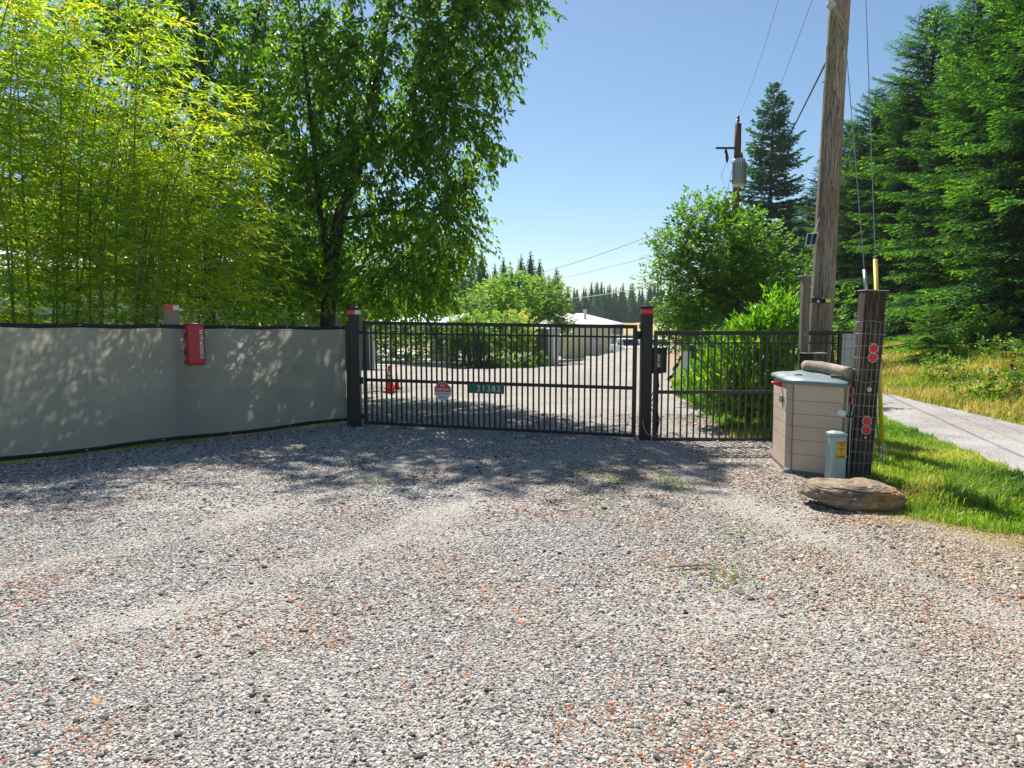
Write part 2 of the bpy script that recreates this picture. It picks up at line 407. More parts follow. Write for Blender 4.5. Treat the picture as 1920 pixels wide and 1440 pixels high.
def leafy_tree(root, trunks, blobs, L, W, per, leafm, barkm, seed, twig=.5, droop=.5, gaps=-.35, crown='crown', lmul=.35, bark_r=.012, noise_s=1.4, up=0.0, stiff=.9):
    r = np.random.default_rng(seed)
    mb = MB(); nodes = []; nr = []
    for path, rads in trunks:
        mb2 = path; mb.tube(path, rads, 9)
        for i in range(len(path) - 1):
            for t in np.linspace(0, 1, 5):
                nodes.append(np.array(path[i]) * (1 - t) + np.array(path[i + 1]) * t)
    mb.build('trunk', barkm, root, smooth=True)
    C = []; O = []
    for c, rad, n in blobs:
        d = unit(r.normal(size=(n * 2, 3))); q = r.random(n * 2) ** (1 / 2.6)
        p = np.array(c) + d * q[:, None] * np.array(rad) * (1 + .18 * lump(d * 3, 1, seed)[:, None])
        keep = lump(p, noise_s, seed * 3.1) > gaps + r.normal(0, .15, len(p))
        p = p[keep][:n]; C.append(p); O.append(unit(p - np.array(c)))
    C = np.concatenate(C); O = np.concatenate(O)
    nodes = np.array(nodes)
    # connect every leaf cluster to the nearest wood nearer to the trunk
    dist = np.min(np.linalg.norm(C[:, None] - nodes[None], axis=2), axis=1)
    order = np.argsort(dist); pool = np.concatenate([nodes, C[order]]); nb = len(nodes)
    A = []; B = []; rad_a = []
    for i, k in enumerate(order):
        p = C[k]; lim = nb + i
        dd = np.linalg.norm(pool[:lim] - p, axis=1) + .25 * np.maximum(0, pool[:lim, 2] - p[2])
        j = int(np.argmin(dd)); A.append(pool[j]); B.append(p)
        rad_a.append(bark_r * (1.6 if j < nb else .8))
    A = np.array(A); B = np.array(B); mid = (A + B) / 2 + r.normal(0, .05, A.shape) + [0, 0, .04]
    ra = np.array(rad_a)
    V1, F1 = segs(A, mid, ra, ra * .7); V2, F2 = segs(mid, B, ra * .7, ra * .45)
    np_mesh('branches', np.concatenate([V1, V2]), np.concatenate([F1, F2 + len(V1)]), barkm, root)
    n = len(C)
    TD = unit(O * [1, 1, .6] + r.normal(0, .55, (n, 3)) + [0, 0, up - droop * .5])
    s = (np.arange(per) + .5) / per
    tl = twig * r.uniform(.6, 1.25, n)
    P = C[:, None] + TD[:, None] * (s[None, :, None] * tl[:, None, None]) + np.array([0, 0, -1.])[None, None] * (droop * .5 * s[None, :, None] ** 2 * tl[:, None, None])
    sgn = np.where(np.arange(per) % 2 == 0, 1, -1)[None, :, None]
    side = unit(np.cross(TD, [0, 0, 1.]))[:, None]
    D = TD[:, None] * .6 + side * sgn * stiff + r.normal(0, .35, (n, per, 3)) + np.array([0, 0, up * 1.2 - droop])[None, None]
    P = P + r.normal(0, .025, P.shape)
    P = P.reshape(-1, 3); D = D.reshape(-1, 3)
    Nn = unit(r.normal(0, .45, P.shape) + [0, 0, 1.])
    m = len(P); ll = L * r.uniform(.65, 1.2, m)
    V, Fc = blades(P, D, Nn, ll, ll * (W / L), .2, .12)
    rn = np.clip(np.repeat(r.normal(.45, .17, n), per) + r.normal(0, .14, m), 0, 1)
    np_mesh(crown, V, Fc, leafm, root, np.repeat(rn, 2))
    return root

def fir_mesh(hh, Rr, clear, nb, seed, step=.1, size=.16, sparse=0.0, power=.66, droopy=1.0, wr=.36, nrm=.32):
    r = np.random.default_rng(seed)
    Ps = []; Ds = []; Ls = []; Rn = []; A = []; B = []; ra = []
    nwh = max(8, nb // 6)
    for i in range(nb):
        wq = i // 6; u = (wq + r.normal(0, .16)) / nwh if nrm < .5 else (i + r.random()) / nb
        u = min(.992, max(0, u)) ** .95
        z = clear + (hh - clear) * u
        if r.random() < sparse: continue
        L = Rr * (1 - u) ** power * r.uniform(.6, 1.15) * (1 + .13 * math.sin(wq * 2.1 + seed)) + .14
        az = wq * 1.3 + (i % 6) * PI / 3 + r.normal(0, .25)
        d = np.array([math.cos(az), math.sin(az), 0]); sd = np.array([-d[1], d[0], 0])
        lift = -.10 + .8 * u ** 1.6
        def pos(s): return d * L * s + np.array([0, 0, 1.]) * (z + L * (lift * s - droopy * .34 * s * s * (1 - u * .5) + .18 * s ** 4))
        pts = [pos(s) for s in (0, .35, .7, 1)]
        for a_, b_, q in zip(pts[:-1], pts[1:], (1, .65, .35)):
            A.append(a_); B.append(b_); ra.append((.012 + .011 * L) * q)
        nt_ = max(3, int(L / step)); tone_ = r.normal(0, .09)
        fwe = pos(1) - pos(.9); fwe /= np.linalg.norm(fwe)
        for j in range(nt_):
            s = .16 + .84 * (j + r.random() * .7) / nt_
            c = pos(s)
            if s < .95: fw = pos(s + .05) - c; fw /= max(1e-6, np.linalg.norm(fw))
            else: fw = fwe
            for sg in (-1, 1):
                tl = min((.14 + .40 * L * (1 - s) ** .8) * r.uniform(.7, 1.15), .9)
                td = fw * r.uniform(.5, .9) + sd * sg * .8 + np.array([0, 0, r.normal(-.10, .10)])
                td /= np.linalg.norm(td)
                kk = max(2, int(tl / (size * .40)))
                q = (np.arange(kk) + .3) / kk
                p = c[None] + td[None] * (q * tl)[:, None] + np.array([0, 0, -.20 * tl])[None] * (q ** 2)[:, None]
                sdt = np.cross(td, [0, 0, 1.])
                dd = td[None] * .8 + sdt[None] * (np.where(np.arange(kk) % 2 == 0, .65, -.65))[:, None] + r.normal(0, .22, (kk, 3)) * [1, 1, .8]
                Ps.append(p); Ds.append(dd); Ls.append(size * r.uniform(.7, 1.25, kk))
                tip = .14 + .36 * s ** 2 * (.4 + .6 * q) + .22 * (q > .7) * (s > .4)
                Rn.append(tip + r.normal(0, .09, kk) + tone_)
    P = np.concatenate(Ps); D = np.concatenate(Ds); Lh = np.concatenate(Ls); rn = np.clip(np.concatenate(Rn), 0, 1)
    kz = 60 if nrm < .5 else 9; P2 = np.stack([np.zeros(kz), np.zeros(kz), hh - 1.3 + np.linspace(0, 1.35, kz)], 1)
    az = r.uniform(0, 6.28, kz); D2 = np.stack([np.cos(az), np.sin(az), np.full(kz, .7)], 1)
    P = np.concatenate([P, P2]); D = np.concatenate([D, D2]); Lh = np.concatenate([Lh, size * np.linspace(2.2, .9, kz) * (1 if nrm < .5 else .6)]); rn = np.concatenate([rn, np.full(kz, .55)])
    Nn = unit(r.normal(0, nrm, P.shape) + [0, 0, 1.])
    V, Fc = blades(P, D, Nn, Lh, Lh * wr, .1, .1)
    return V, Fc, np.repeat(rn, 2), np.array(A), np.array(B), np.array(ra)
def cone_fir(hh, Rr, n, seed, size, wr=.5):
    """distant fir: sprays spread over a ragged tiered cone"""
    r = np.random.default_rng(seed)
    u = 1 - np.sqrt(r.random(n)) * .995; az = r.uniform(0, 2 * PI, n)
    lob = 1 + .22 * np.sin(az * 3 + u * 19 + seed) + .14 * np.sin(az * 7 - u * 31) + .10 * np.sin(u * 70 + az)
    q = r.random(n) ** .45; rad = Rr * (1 - u) ** .9 * q * lob + .03
    d = np.stack([np.cos(az), np.sin(az), 0 * az], 1)
    P = d * rad[:, None]; P[:, 2] = .2 + u * (hh - .25) - rad * .22
    D = d + r.normal(0, .45, (n, 3)) + [0, 0, -.15]
    D[u > .93] += [0, 0, .9]
    L = size * r.uniform(.6, 1.2, n) * (1 - .55 * u)
    V, Fc = blades(P, D, r.normal(size=(n, 3)), L, L * wr, .1, .1)
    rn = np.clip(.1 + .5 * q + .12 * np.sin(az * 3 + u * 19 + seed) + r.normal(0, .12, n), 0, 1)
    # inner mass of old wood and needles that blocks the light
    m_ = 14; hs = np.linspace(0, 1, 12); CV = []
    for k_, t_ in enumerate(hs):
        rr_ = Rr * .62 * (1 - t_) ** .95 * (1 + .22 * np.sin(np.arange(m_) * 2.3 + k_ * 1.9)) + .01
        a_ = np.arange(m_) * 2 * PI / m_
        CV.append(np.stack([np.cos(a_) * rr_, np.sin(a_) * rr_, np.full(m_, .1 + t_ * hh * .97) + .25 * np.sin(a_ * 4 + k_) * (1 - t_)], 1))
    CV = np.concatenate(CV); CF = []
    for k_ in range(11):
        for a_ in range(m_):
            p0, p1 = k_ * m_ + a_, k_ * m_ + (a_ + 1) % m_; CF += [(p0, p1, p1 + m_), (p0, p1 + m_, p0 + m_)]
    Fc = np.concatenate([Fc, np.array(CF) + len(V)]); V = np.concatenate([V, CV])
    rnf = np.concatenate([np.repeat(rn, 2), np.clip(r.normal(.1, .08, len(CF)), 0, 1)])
    A = np.array([[0, 0, .0]]); B = np.array([[0, 0, hh]])
    return V, Fc, rnf, A, B, np.array([.12])
FIRS = {}
def fir_proto(key, mat, *a, **k):
    V, Fc, rn, A, B, ra = fir_mesh(*a, **k)
    hh = a[0]
    t = MB().tube([(0, 0, -.5), (.02, 0, hh * .3), (-.02, .02, hh * .65), (0, 0, hh - .3)], [hh * .014 + .03, hh * .011 + .02, hh * .006 + .01, .012], 8)
    BV, BF = segs(A, B, ra, ra * .6)
    FIRS[key] = [V, Fc, rn, mat, t, BV, BF, None]
def place_fir(key, name, label, x, y, z=None, sc=1.0, rz=0, group=None, cat='fir tree'):
    d = FIRS[key]
    root = thing(name, label, cat, (x, y, h(x, y) - .05 if z is None else z), rz, group); root.scale = (sc, sc, sc)
    if d[7] is None:
        c = np_mesh('crown', d[0], d[1], d[3], root, d[2]); t = d[4].build('trunk', 'bark', root, smooth=True)
        b = np_mesh('branches', d[5], d[6], 'bark', root); d[7] = (c.data, t.data, b.data)
    else:
        for nm, me in zip(('crown', 'trunk', 'branches'), d[7]): link(nm, me, root)
    return root

# ------------------------------------------------------------------ the ground
def grid_sheet(name, xs, ys, mat, off=0.0, mask=None, parent=None):
    X, Y = np.meshgrid(xs, ys); Z = HT(X, Y) + off
    V = np.stack([X, Y, Z], 2).reshape(-1, 3); nx = len(xs); ny = len(ys)
    i, j = np.meshgrid(np.arange(nx - 1), np.arange(ny - 1)); a = (j * nx + i).ravel()
    Fc = np.stack([a, a + 1, a + 1 + nx, a + nx], 1)
    o = np_mesh(name, V, Fc, mat, parent, k=4)
    for p in o.data.polygons: p.use_smooth = True
    return o
xs = np.unique(np.concatenate([np.linspace(-1500, -60, 16), np.linspace(-60, -12, 25), np.linspace(-12, 20, 65), np.linspace(20, 60, 21), np.linspace(60, 1500, 16)]))
ys = np.unique(np.concatenate([np.linspace(-300, -10, 8), np.linspace(-10, 30, 81), np.linspace(30, 120, 61), np.linspace(120, 2400, 40)]))
tag(grid_sheet('ground', xs, ys, 'ground', -.012), kind='structure')

def strip_sheet(name, ys_, xl, xr, mat, off, n=12, wob=.06, seed=1):
    r = np.random.default_rng(seed); V = []
    for k, y in enumerate(ys_):
        a = xl(y) + wob * (math.sin(y * 2.3 + seed) + .6 * math.sin(y * 5.9 + seed)); b = xr(y) + wob * (math.sin(y * 1.9 + 2 + seed) + .6 * math.sin(y * 6.7 + seed))
        for t in np.linspace(0, 1, n):
            x = a + (b - a) * t; V.append((x, y, h(x, y) + off + .12 * float(sstep(14, 30, y))))
    ny = len(ys_); Fc = [(j * n + i, j * n + i + 1, (j + 1) * n + i + 1, (j + 1) * n + i) for j in range(ny - 1) for i in range(n - 1)]
    o = np_mesh(name, np.array(V), np.array(Fc), mat, None, k=4)
    for p in o.data.polygons: p.use_smooth = True
    return tag(o, kind='structure')
def drive_r(y): return float(np.interp(y, [-6, 3, 5.2, 5.8, 6.4, 7.4, 8.2, 10.2, 10.6, 12, 14, 18, 24, 32, 45, 70, 88], [5.2, 5.0, 4.6, 4.25, 3.62, 3.75, 3.9, 4.6, 3.5, 3.6, 3.9, 4.2, 5.3, 7.6, 11, 17, 20]))
def drive_l(y): return float(np.interp(y, [-6, 6, 8.65, 12.2, 14, 22, 30, 45, 88], [-9.5, -8.9, -6.35, -3.2, -4.8, -6, -8, -12, -4]))
ydr = np.concatenate([np.arange(-6, 30, .3), np.arange(30, 89, 1.5)])
strip_sheet('driveway', ydr, drive_l, drive_r, 'gravel', 0.0, 14, .05)
strip_sheet('lane', np.concatenate([np.arange(-8, 30, .4), np.arange(30, 120, 2.)]), lambda y: float(lane_near(y)), lambda y: float(lane_far(y)), 'lane_gravel', .004, 6, .05, 5)
# concrete apron beyond the gate
pad_px = [(560, 652), (735, 656), (850, 663), (885, 670), (985, 685), (930, 690), (840, 692), (700, 690), (540, 690)]
pp = [onground(*q) for q in pad_px]
mbp = MB(); mbp.add([(p.x, p.y, p.z + .006) for p in pp] + [(p.x, p.y, p.z - .25) for p in pp],
                    [tuple(range(len(pp)))] + [(i, (i + 1) % len(pp), len(pp) + (i + 1) % len(pp), len(pp) + i) for i in range(len(pp))])
mbp.v = [(x, y, z + .15) for x, y, z in mbp.v]
tag(mbp.build('concrete_pad', 'concrete'), kind='structure')

# ------------------------------------------------------------------ loose stones (instanced on scattered points; nobody could count them)
def scatter_object(name, pts, scl, rot, tone, protos, mat):
    me = bpy.data.meshes.new(name); n = len(pts)
    me.vertices.add(n); me.vertices.foreach_set('co', np.ascontiguousarray(pts, np.float32).ravel())
    for nm, ty, arr, key in (('scl', 'FLOAT_VECTOR', scl, 'vector'), ('rot', 'FLOAT_VECTOR', rot, 'vector'), ('tone', 'FLOAT_VECTOR', tone, 'vector')):
        a = me.attributes.new(nm, ty, 'POINT'); a.data.foreach_set(key, np.ascontiguousarray(arr, np.float32).ravel())
    me.materials.append(MATS[mat])
    o = link(name, me)
    ng = bpy.data.node_groups.new(name + '_nodes', 'GeometryNodeTree')
    ng.interface.new_socket('Geometry', in_out='INPUT', socket_type='NodeSocketGeometry')
    ng.interface.new_socket('Geometry', in_out='OUTPUT', socket_type='NodeSocketGeometry')
    g = N(ng); gi = g.n('NodeGroupInput'); go = g.n('NodeGroupOutput')
    jn = g.n('GeometryNodeJoinGeometry')
    for k in range(protos):
        ico = g.n('GeometryNodeMeshIcoSphere'); ico.inputs['Radius'].default_value = 1; ico.inputs['Subdivisions'].default_value = 2
        ps = g.n('GeometryNodeInputPosition'); nz = g.n('ShaderNodeTexNoise'); nz.noise_dimensions = '4D'
        nz.inputs['W'].default_value = k * 3.7; nz.inputs['Scale'].default_value = .9; nz.inputs['Detail'].default_value = 1
        g.l(ps.outputs[0], nz.inputs['Vector'])
        sub = g.n('ShaderNodeVectorMath', operation='SUBTRACT'); g.l(nz.outputs['Color'], sub.inputs[0]); sub.inputs[1].default_value = (.5, .5, .5)
        sc = g.n('ShaderNodeVectorMath', operation='SCALE'); g.l(sub.outputs[0], sc.inputs[0]); sc.inputs['Scale'].default_value = 1.5
        sp = g.n('GeometryNodeSetPosition'); g.l(ico.outputs[0], sp.inputs[0]); g.l(sc.outputs[0], sp.inputs['Offset'])
        sm = g.n('GeometryNodeSetShadeSmooth'); sm.inputs['Shade Smooth'].default_value = (k % 2 == 0); g.l(sp.outputs[0], sm.inputs[0])
        smt = g.n('GeometryNodeSetMaterial'); smt.inputs['Material'].default_value = MATS[mat]; g.l(sm.outputs[0], smt.inputs[0])
        ti = g.n('GeometryNodeGeometryToInstance'); g.l(smt.outputs[0], ti.inputs[0]); g.l(ti.outputs[0], jn.inputs[0])
    mp = g.n('GeometryNodeMeshToPoints'); g.l(gi.outputs[0], mp.inputs[0])
    iop = g.n('GeometryNodeInstanceOnPoints'); g.l(mp.outputs[0], iop.inputs['Points']); g.l(jn.outputs[0], iop.inputs['Instance'])
    iop.inputs['Pick Instance'].default_value = True
    rs = g.n('GeometryNodeInputNamedAttribute', data_type='FLOAT_VECTOR'); rs.inputs['Name'].default_value = 'rot'
    ss = g.n('GeometryNodeInputNamedAttribute', data_type='FLOAT_VECTOR'); ss.inputs['Name'].default_value = 'scl'
    g.l(rs.outputs[0], iop.inputs['Rotation']); g.l(ss.outputs[0], iop.inputs['Scale'])
    g.l(iop.outputs[0], go.inputs[0])
    md = o.modifiers.new('scatter', 'NODES'); md.node_group = ng
    return o
P_ = []; Sc = []
def track(x, y):
    """1 inside a wheel track where the stones are pressed into fines, <0 on the loose ridges beside it"""
    t = np.zeros_like(x)
    for k0, k1, k2 in ((-.9, -.25, .050), (.9, -.28, .045), (1.9, .10, -.01), (3.0, .16, -.012)):
        c = k0 + k1 * (10 - y) - k2 * (10 - y) ** 2 * 1.0 + .12 * np.sin(y * 1.3 + k0)
        d = np.abs(x - c); t = np.maximum(t, np.exp(-(d / .26) ** 2)); t = t - .45 * np.exp(-((d - .55) / .18) ** 2)
    return t
for y0, y1, dens, smin, smax in ((1.6, 4.0, 10500, .0038, .0095), (4.0, 6.5, 6000, .005, .011), (6.5, 9.5, 2700, .0065, .0135), (9.5, 13.5, 800, .009, .016)):
    xw = .80 * y1 + .7; n = int(dens * (y1 - y0) * 2 * xw)
    x = rng.uniform(-xw, xw, n); y = rng.uniform(y0, y1, n)
    rr = np.array([drive_r(q) for q in np.linspace(y0, y1, 50)]); rl = np.array([drive_l(q) for q in np.linspace(y0, y1, 50)])
    yq = np.linspace(y0, y1, 50)
    q3 = np.stack([x, y, 0 * x], 1)
    thin = .5 + .65 * lump(q3, 1.3, 4.0) + .35 * lump(q3, 4.1, 2.0)
    tr_ = track(x, y); thin = thin - .55 * tr_
    ok = (x < np.interp(y, yq, rr) - .05 + .3 * rng.random(n) ** 3) & (x > np.interp(y, yq, rl) + .05) & (np.abs(x) < .76 * y + .7) & (rng.random(n) < np.clip(thin + .3, .18, 1))
    x, y = x[ok], y[ok]; n = len(x)
    s = smin + (smax - smin) * rng.random(n) ** 2.2; s = np.where(rng.random(n) < .014, s * 2.1, s); s = s * (1 - .25 * np.clip(tr_[ok], -1, 1))
    P_.append(np.stack([x, y, HT(x, y) + s * .12], 1))
    Sc.append(np.stack([s * rng.uniform(.8, 1.5, n), s * rng.uniform(.7, 1.1, n), s * rng.uniform(.35, .7, n)], 1))
P_ = np.concatenate(P_); Sc = np.concatenate(Sc); n = len(P_)
Rt = np.stack([rng.normal(0, .22, n), rng.normal(0, .22, n), rng.uniform(0, 2 * PI, n)], 1)
tone = rng.random(n); orange_ok = lump(P_, 2.3, 9.0) > .1; dr_v = np.vectorize(drive_r)
tone = np.where((tone > .93) & ~orange_ok, rng.uniform(.1, .9, n), tone)
xs_ = np.array([q[0] for q in GRV]); cs_ = np.array([q[1] for q in GRV])
colr = np.stack([np.interp(tone, xs_, cs_[:, k]) for k in range(3)], 1) * rng.uniform(.88, 1.12, (n, 1))
warm = np.clip(.24 + .35 * lump(P_, .9, 3.0) + .15 * P_[:, 0] + .25 * lump(P_, 3.0, 5.0), 0, 1)
# dry soil and needles towards the verge
edge = np.clip(1 - (dr_v(P_[:, 1]) - P_[:, 0]) / 1.1, 0, 1) * (P_[:, 1] < 7.4) + .0
warm = np.clip(warm + .8 * edge, 0, 1)[:, None]
colr = colr * (1 - warm) + colr * np.array([1.08, .90, .70]) * warm
rust = ((lump(P_, 1.6, 7.0) + .5 * lump(P_, 5.0, 2.0)) > .42) & (rng.random(n) < .13)
colr[rust] = np.array([.46, .16, .06]) * rng.uniform(.5, 1.2, (rust.sum(), 1))
print('stones', n)
tag(scatter_object('gravel_stones', P_, Sc, Rt, colr, 5, 'stones'), 'loose grey crushed stones strewn over the driveway', 'gravel', kind='stuff')

# dry leaf scraps and needles among the stones
n = 5200; x = rng.uniform(-7, 7, n); y = 2 + 8 * rng.random(n) ** 1.3; q3 = np.stack([x, y, 0 * x], 1)
ok = (lump(q3, 2.1, 1.0) > .12 - .22 * (x > 1.5)) & (x < np.array([drive_r(v) for v in y])) & (x > np.array([drive_l(v) for v in y]) + .3) & (np.abs(x) < .8 * y + .5)
p = q3[ok]; n = len(p); p[:, 2] = HT(p[:, 0], p[:, 1]) + .012
D = unit(np.stack([rng.normal(size=n), rng.normal(size=n), rng.normal(0, .25, n)], 1)); L = rng.uniform(.012, .035, n)
V, Fc = blades(p, D, unit(rng.normal(0, .3, (n, 3)) + [0, 0, 1]), L, L * rng.uniform(.15, .55, n), .2)
tag(np_mesh('leaf_litter', V, Fc, 'leaf_litter', None, np.repeat(rng.random(n), 2)), 'rust brown leaf scraps scattered over the gravel', 'leaf litter', kind='stuff')

# ------------------------------------------------------------------ grass
def grass(name, label, pts, hmin, hmax, wid, mat, lean=.35, seed=1, tone_mid=.5):
    r = np.random.default_rng(seed); n = len(pts)
    a = r.uniform(0, 2 * PI, n); hh = r.uniform(hmin, hmax, n)[:, None]; ln = r.uniform(.1, 1, n)[:, None] * lean
    d = np.stack([np.cos(a), np.sin(a), 0 * a], 1); sd = np.stack([-np.sin(a), np.cos(a), 0 * a], 1); up = np.array([0, 0, 1.])
    w_ = r.uniform(.6, 1.2, n)[:, None] * wid
    b = pts; m = b + up * hh * .55 + d * hh * ln * .35; t = b + up * hh * (1 - ln * .35) + d * hh * ln
    V = np.stack([b - sd * w_ / 2, b + sd * w_ / 2, m - sd * w_ * .4, m + sd * w_ * .4, t], 1).reshape(-1, 3)
    k = np.arange(n)[:, None] * 5
    Fc = np.concatenate([k + [0, 1, 3], k + [0, 3, 2], k + [2, 3, 4]], 1).reshape(-1, 3)
    rn = np.clip(tone_mid + .42 * lump(pts, 1.1, seed) + .2 * lump(pts, 3.3, seed) + r.normal(0, .16, n) + .55 * (r.random(n) < .04), 0, 1)
    return tag(np_mesh(name, V, Fc, mat, None, np.repeat(rn, 3)), label, 'grass', kind='stuff')
def region(n, x0, x1, y0, y1, fn, seed):
    r = np.random.default_rng(seed); x = r.uniform(x0, x1, n); y = r.uniform(y0, y1, n); ok = fn(x, y, r)
    x, y = x[ok], y[ok]; return np.stack([x, y, HT(x, y) - .01], 1)
dr = np.vectorize(drive_r)
def g_near(x, y, r):
    e = .10 * np.sin(y * 7) + .07 * np.sin(y * 17 + x * 3); right = lane_near(y) + .05 * np.sin(y * 9)
    return (x > dr(y) + e - .12 * r.random(len(x)) ** 2 - .04) & (x < right)
pts = region(120000, 3.3, 7.6, 5.3, 14, g_near, 3)
tag(grass('verge_grass', 'lush green grass between the rock and the gravel lane', pts, .04, .12, .009, 'grass_green', .9, 3, .56))
pts = region(26000, 3.3, 6.5, 5.4, 8.2, lambda x, y, r: g_near(x, y, r) & (lump(np.stack([x, y, 0 * x], 1), 2.2, 5) > -.05), 13)
grass('tall_verge_grass', 'taller glossy grass clumps in the verge beside the rock', pts, .12, .27, .010, 'grass_green', 1.1, 4)
pts = region(60000, 3.0, 8.0, 12.5, 24, lambda x, y, r: (x > dr(y) + .1) & (x < lane_near(y)), 6)
grass('lawn_grass', 'short sunlit lawn behind the side fence panel', pts, .05, .13, .02, 'grass_green', .6, 5)
pts = region(150000, 8.2, 19, 7, 36, lambda x, y, r: (x > lane_far(y) - .05 + .2 * r.random(len(x)) ** 2), 7)
grass('dry_bank_grass', 'straw coloured dry grass on the bank beyond the lane', pts, .06, .26, .02, 'grass_dry', .8, 6, .42)
pts = region(60000, 9.6, 19, 12, 36, lambda x, y, r: lump(np.stack([x, y, 0 * x], 1), 1.0, 2) > .25 - .12 * (x - lane_far(y)), 8)
grass('green_bank_grass', 'green tufts at the foot of the firs', pts, .12, .34, .022, 'grass_green', .8, 7)
pts = region(60000, 2.8, 5.6, 4.2, 7.4, lambda x, y, r: np.abs(x - dr(y) + .10) < .10 + .5 * r.random(len(x)) ** 2.2, 23)
grass('straw_fringe', 'dry straw fringe where the gravel meets the verge', pts, .015, .05, .006, 'grass_dry', 2.2, 14, .72)
# strip of dry grass under the privacy fence
r_ = np.random.default_rng(5); s_ = r_.uniform(0, 8.4, 4000); q_ = r_.normal(.02, .05, 4000)
pts = np.stack([-8.8 + .7071 * s_ - .7071 * q_, 6.2 + .7071 * s_ + .7071 * q_, 0 * s_ - .01], 1)
grass('fence_foot_grass', 'dry grass growing along the foot of the privacy fence', pts, .02, .07, .007, 'grass_dry', 1.2, 8, .75)
# small weeds in the gravel
wp = []
for px, py, k in ((665, 790 + 80, 12), (690, 905, 10), (1090, 885, 16), (1150, 900, 14), (1265, 905, 12), (1280, 915, 12), (1240, 895, 8), (520, 900, 10), (1115, 955, 8), (1358, 1080, 16), (1380, 1000, 8)):
    c = onground(px, py)
    for _ in range(k * 5): wp.append((c.x + random.gauss(0, .13), c.y + random.gauss(0, .13), 0))
grass('drive_weeds', 'small pale weeds sprouting in the gravel', np.array(wp), .02, .07, .008, 'grass_green', 1.4, 9)

# ------------------------------------------------------------------ privacy fence on the left
FO = (-8.8, 6.2, 0); FA = PI / 4; FL = 8.46
fence = thing('privacy_fence', 'long wire fence covered in grey privacy screen with black hems, left of the gate', 'fence', FO, FA)
def ftop(s): return 1.82 - .0165 * s
GROM = [.55 + .97 * k for k in range(9)]
def wav(s):
    d = min(abs(s - g) for g in GROM); return -.018 * min(1, d / .48) ** .7
def fabric_grid(z0f, z1f, nx, nz, y0=0.0, amp=.012, s0=0., s1=FL):
    V = []; 
    for i in range(nx):
        s = s0 + (s1 - s0) * i / (nx - 1); a, b = z0f(s), z1f(s)
        for j in range(nz):
            t = j / (nz - 1); z = a + (b - a) * t
            y = y0 + amp * (math.sin(s * 3.1 + z * 1.7) + .7 * math.sin(s * 7.3 - z * 4) + .5 * math.sin(z * 9 + s * 1.3)) * math.sin(PI * min(1, max(0, t))) ** .5
            V.append((s, y, z))
    Fs = [(i * nz + j, (i + 1) * nz + j, (i + 1) * nz + j + 1, i * nz + j + 1) for i in range(nx - 1) for j in range(nz - 1)]
    return V, Fs
zb = lambda s: .045 + .012 * math.sin(s * 2.6)
zt = lambda s: ftop(s) + wav(s)
V, Fs = fabric_grid(lambda s: zb(s) + .05, lambda s: zt(s) - .052, 220, 24, 0, .017, 0, FL - .04)
MB().add(V, Fs).build('screen_fabric', 'screen_fabric', fence, smooth=True)
def hemline(name, f0, f1):
    V, Fs = fabric_grid(f0, f1, 180, 3, -.004, 0.0)
    o = MB().add(V, Fs).build(name, 'hem', fence, smooth=True)
    md = o.modifiers.new('thick', 'SOLIDIFY'); md.thickness = .006; md.offset = 0
hemline('top_hem', lambda s: zt(s) - .055, zt); hemline('bottom_hem', zb, lambda s: zb(s) + .053)
MB().box(FL - .045, FL, -.008, .0, .06, 1.68).build('end_hem', 'hem', fence)
for k, g_ in enumerate(GROM):
    for zz in (zt(g_) - .026, zb(g_) + .026):
        m_ = MB(); c = Vector((g_, -.011, zz))
        ring = [(c.x + .011 * math.cos(a), -.011, c.z + .011 * math.sin(a)) for a in np.linspace(0, 2 * PI, 11)]
        m_.tube(ring, .0035, 4, False).build('grommet', 'galvanised', fence)
mw = MB()
for k in range(12): z = .1 + .142 * k; mw.tube([(0, .035, z), (FL, .035, z)], .0018, 3)
for k in range(70): s = .06 + .12 * k; mw.tube([(s, .038, .05), (s, .038, ftop(s) - .02)], .0016, 3)
tag(mw.build('wire_mesh', 'wire', fence), kind='stuff')
for s, mt in ((1.6, 'weather_timber_light'), (5.63, 'weather_timber_light')):
    po = MB().box(s - .08, s + .08, .05, .2, -.3, 2.005).build('fence_post', mt, fence, bevel=.006)
    MB().box(s - .083, s + .0, .047, .203, 1.925, 1.99).build('red_tape', 'red_reflect', po)
    MB().box(s + .0, s + .083, .047, .203, 1.925, 1.99).build('white_tape', 'white_plastic', po)
mw = MB().tube([(0, .03, 1.95), (2.8, .03, 1.925), (5.7, .035, 1.925), (7.1, .03, 1.89), (FL, .06, 1.905)], .0022, 4)
mw.build('top_wire', 'wire', fence)
for s, z in ((5.73, 1.925), (FL - .08, 1.9)):
    MB().tube([(s - .03, .02, z), (s - .012, .02, z + .004), (s + .012, .02, z + .004), (s + .03, .02, z)], [.008, .018, .018, .008], 8).build('insulator', 'white_plastic', fence, smooth=True)

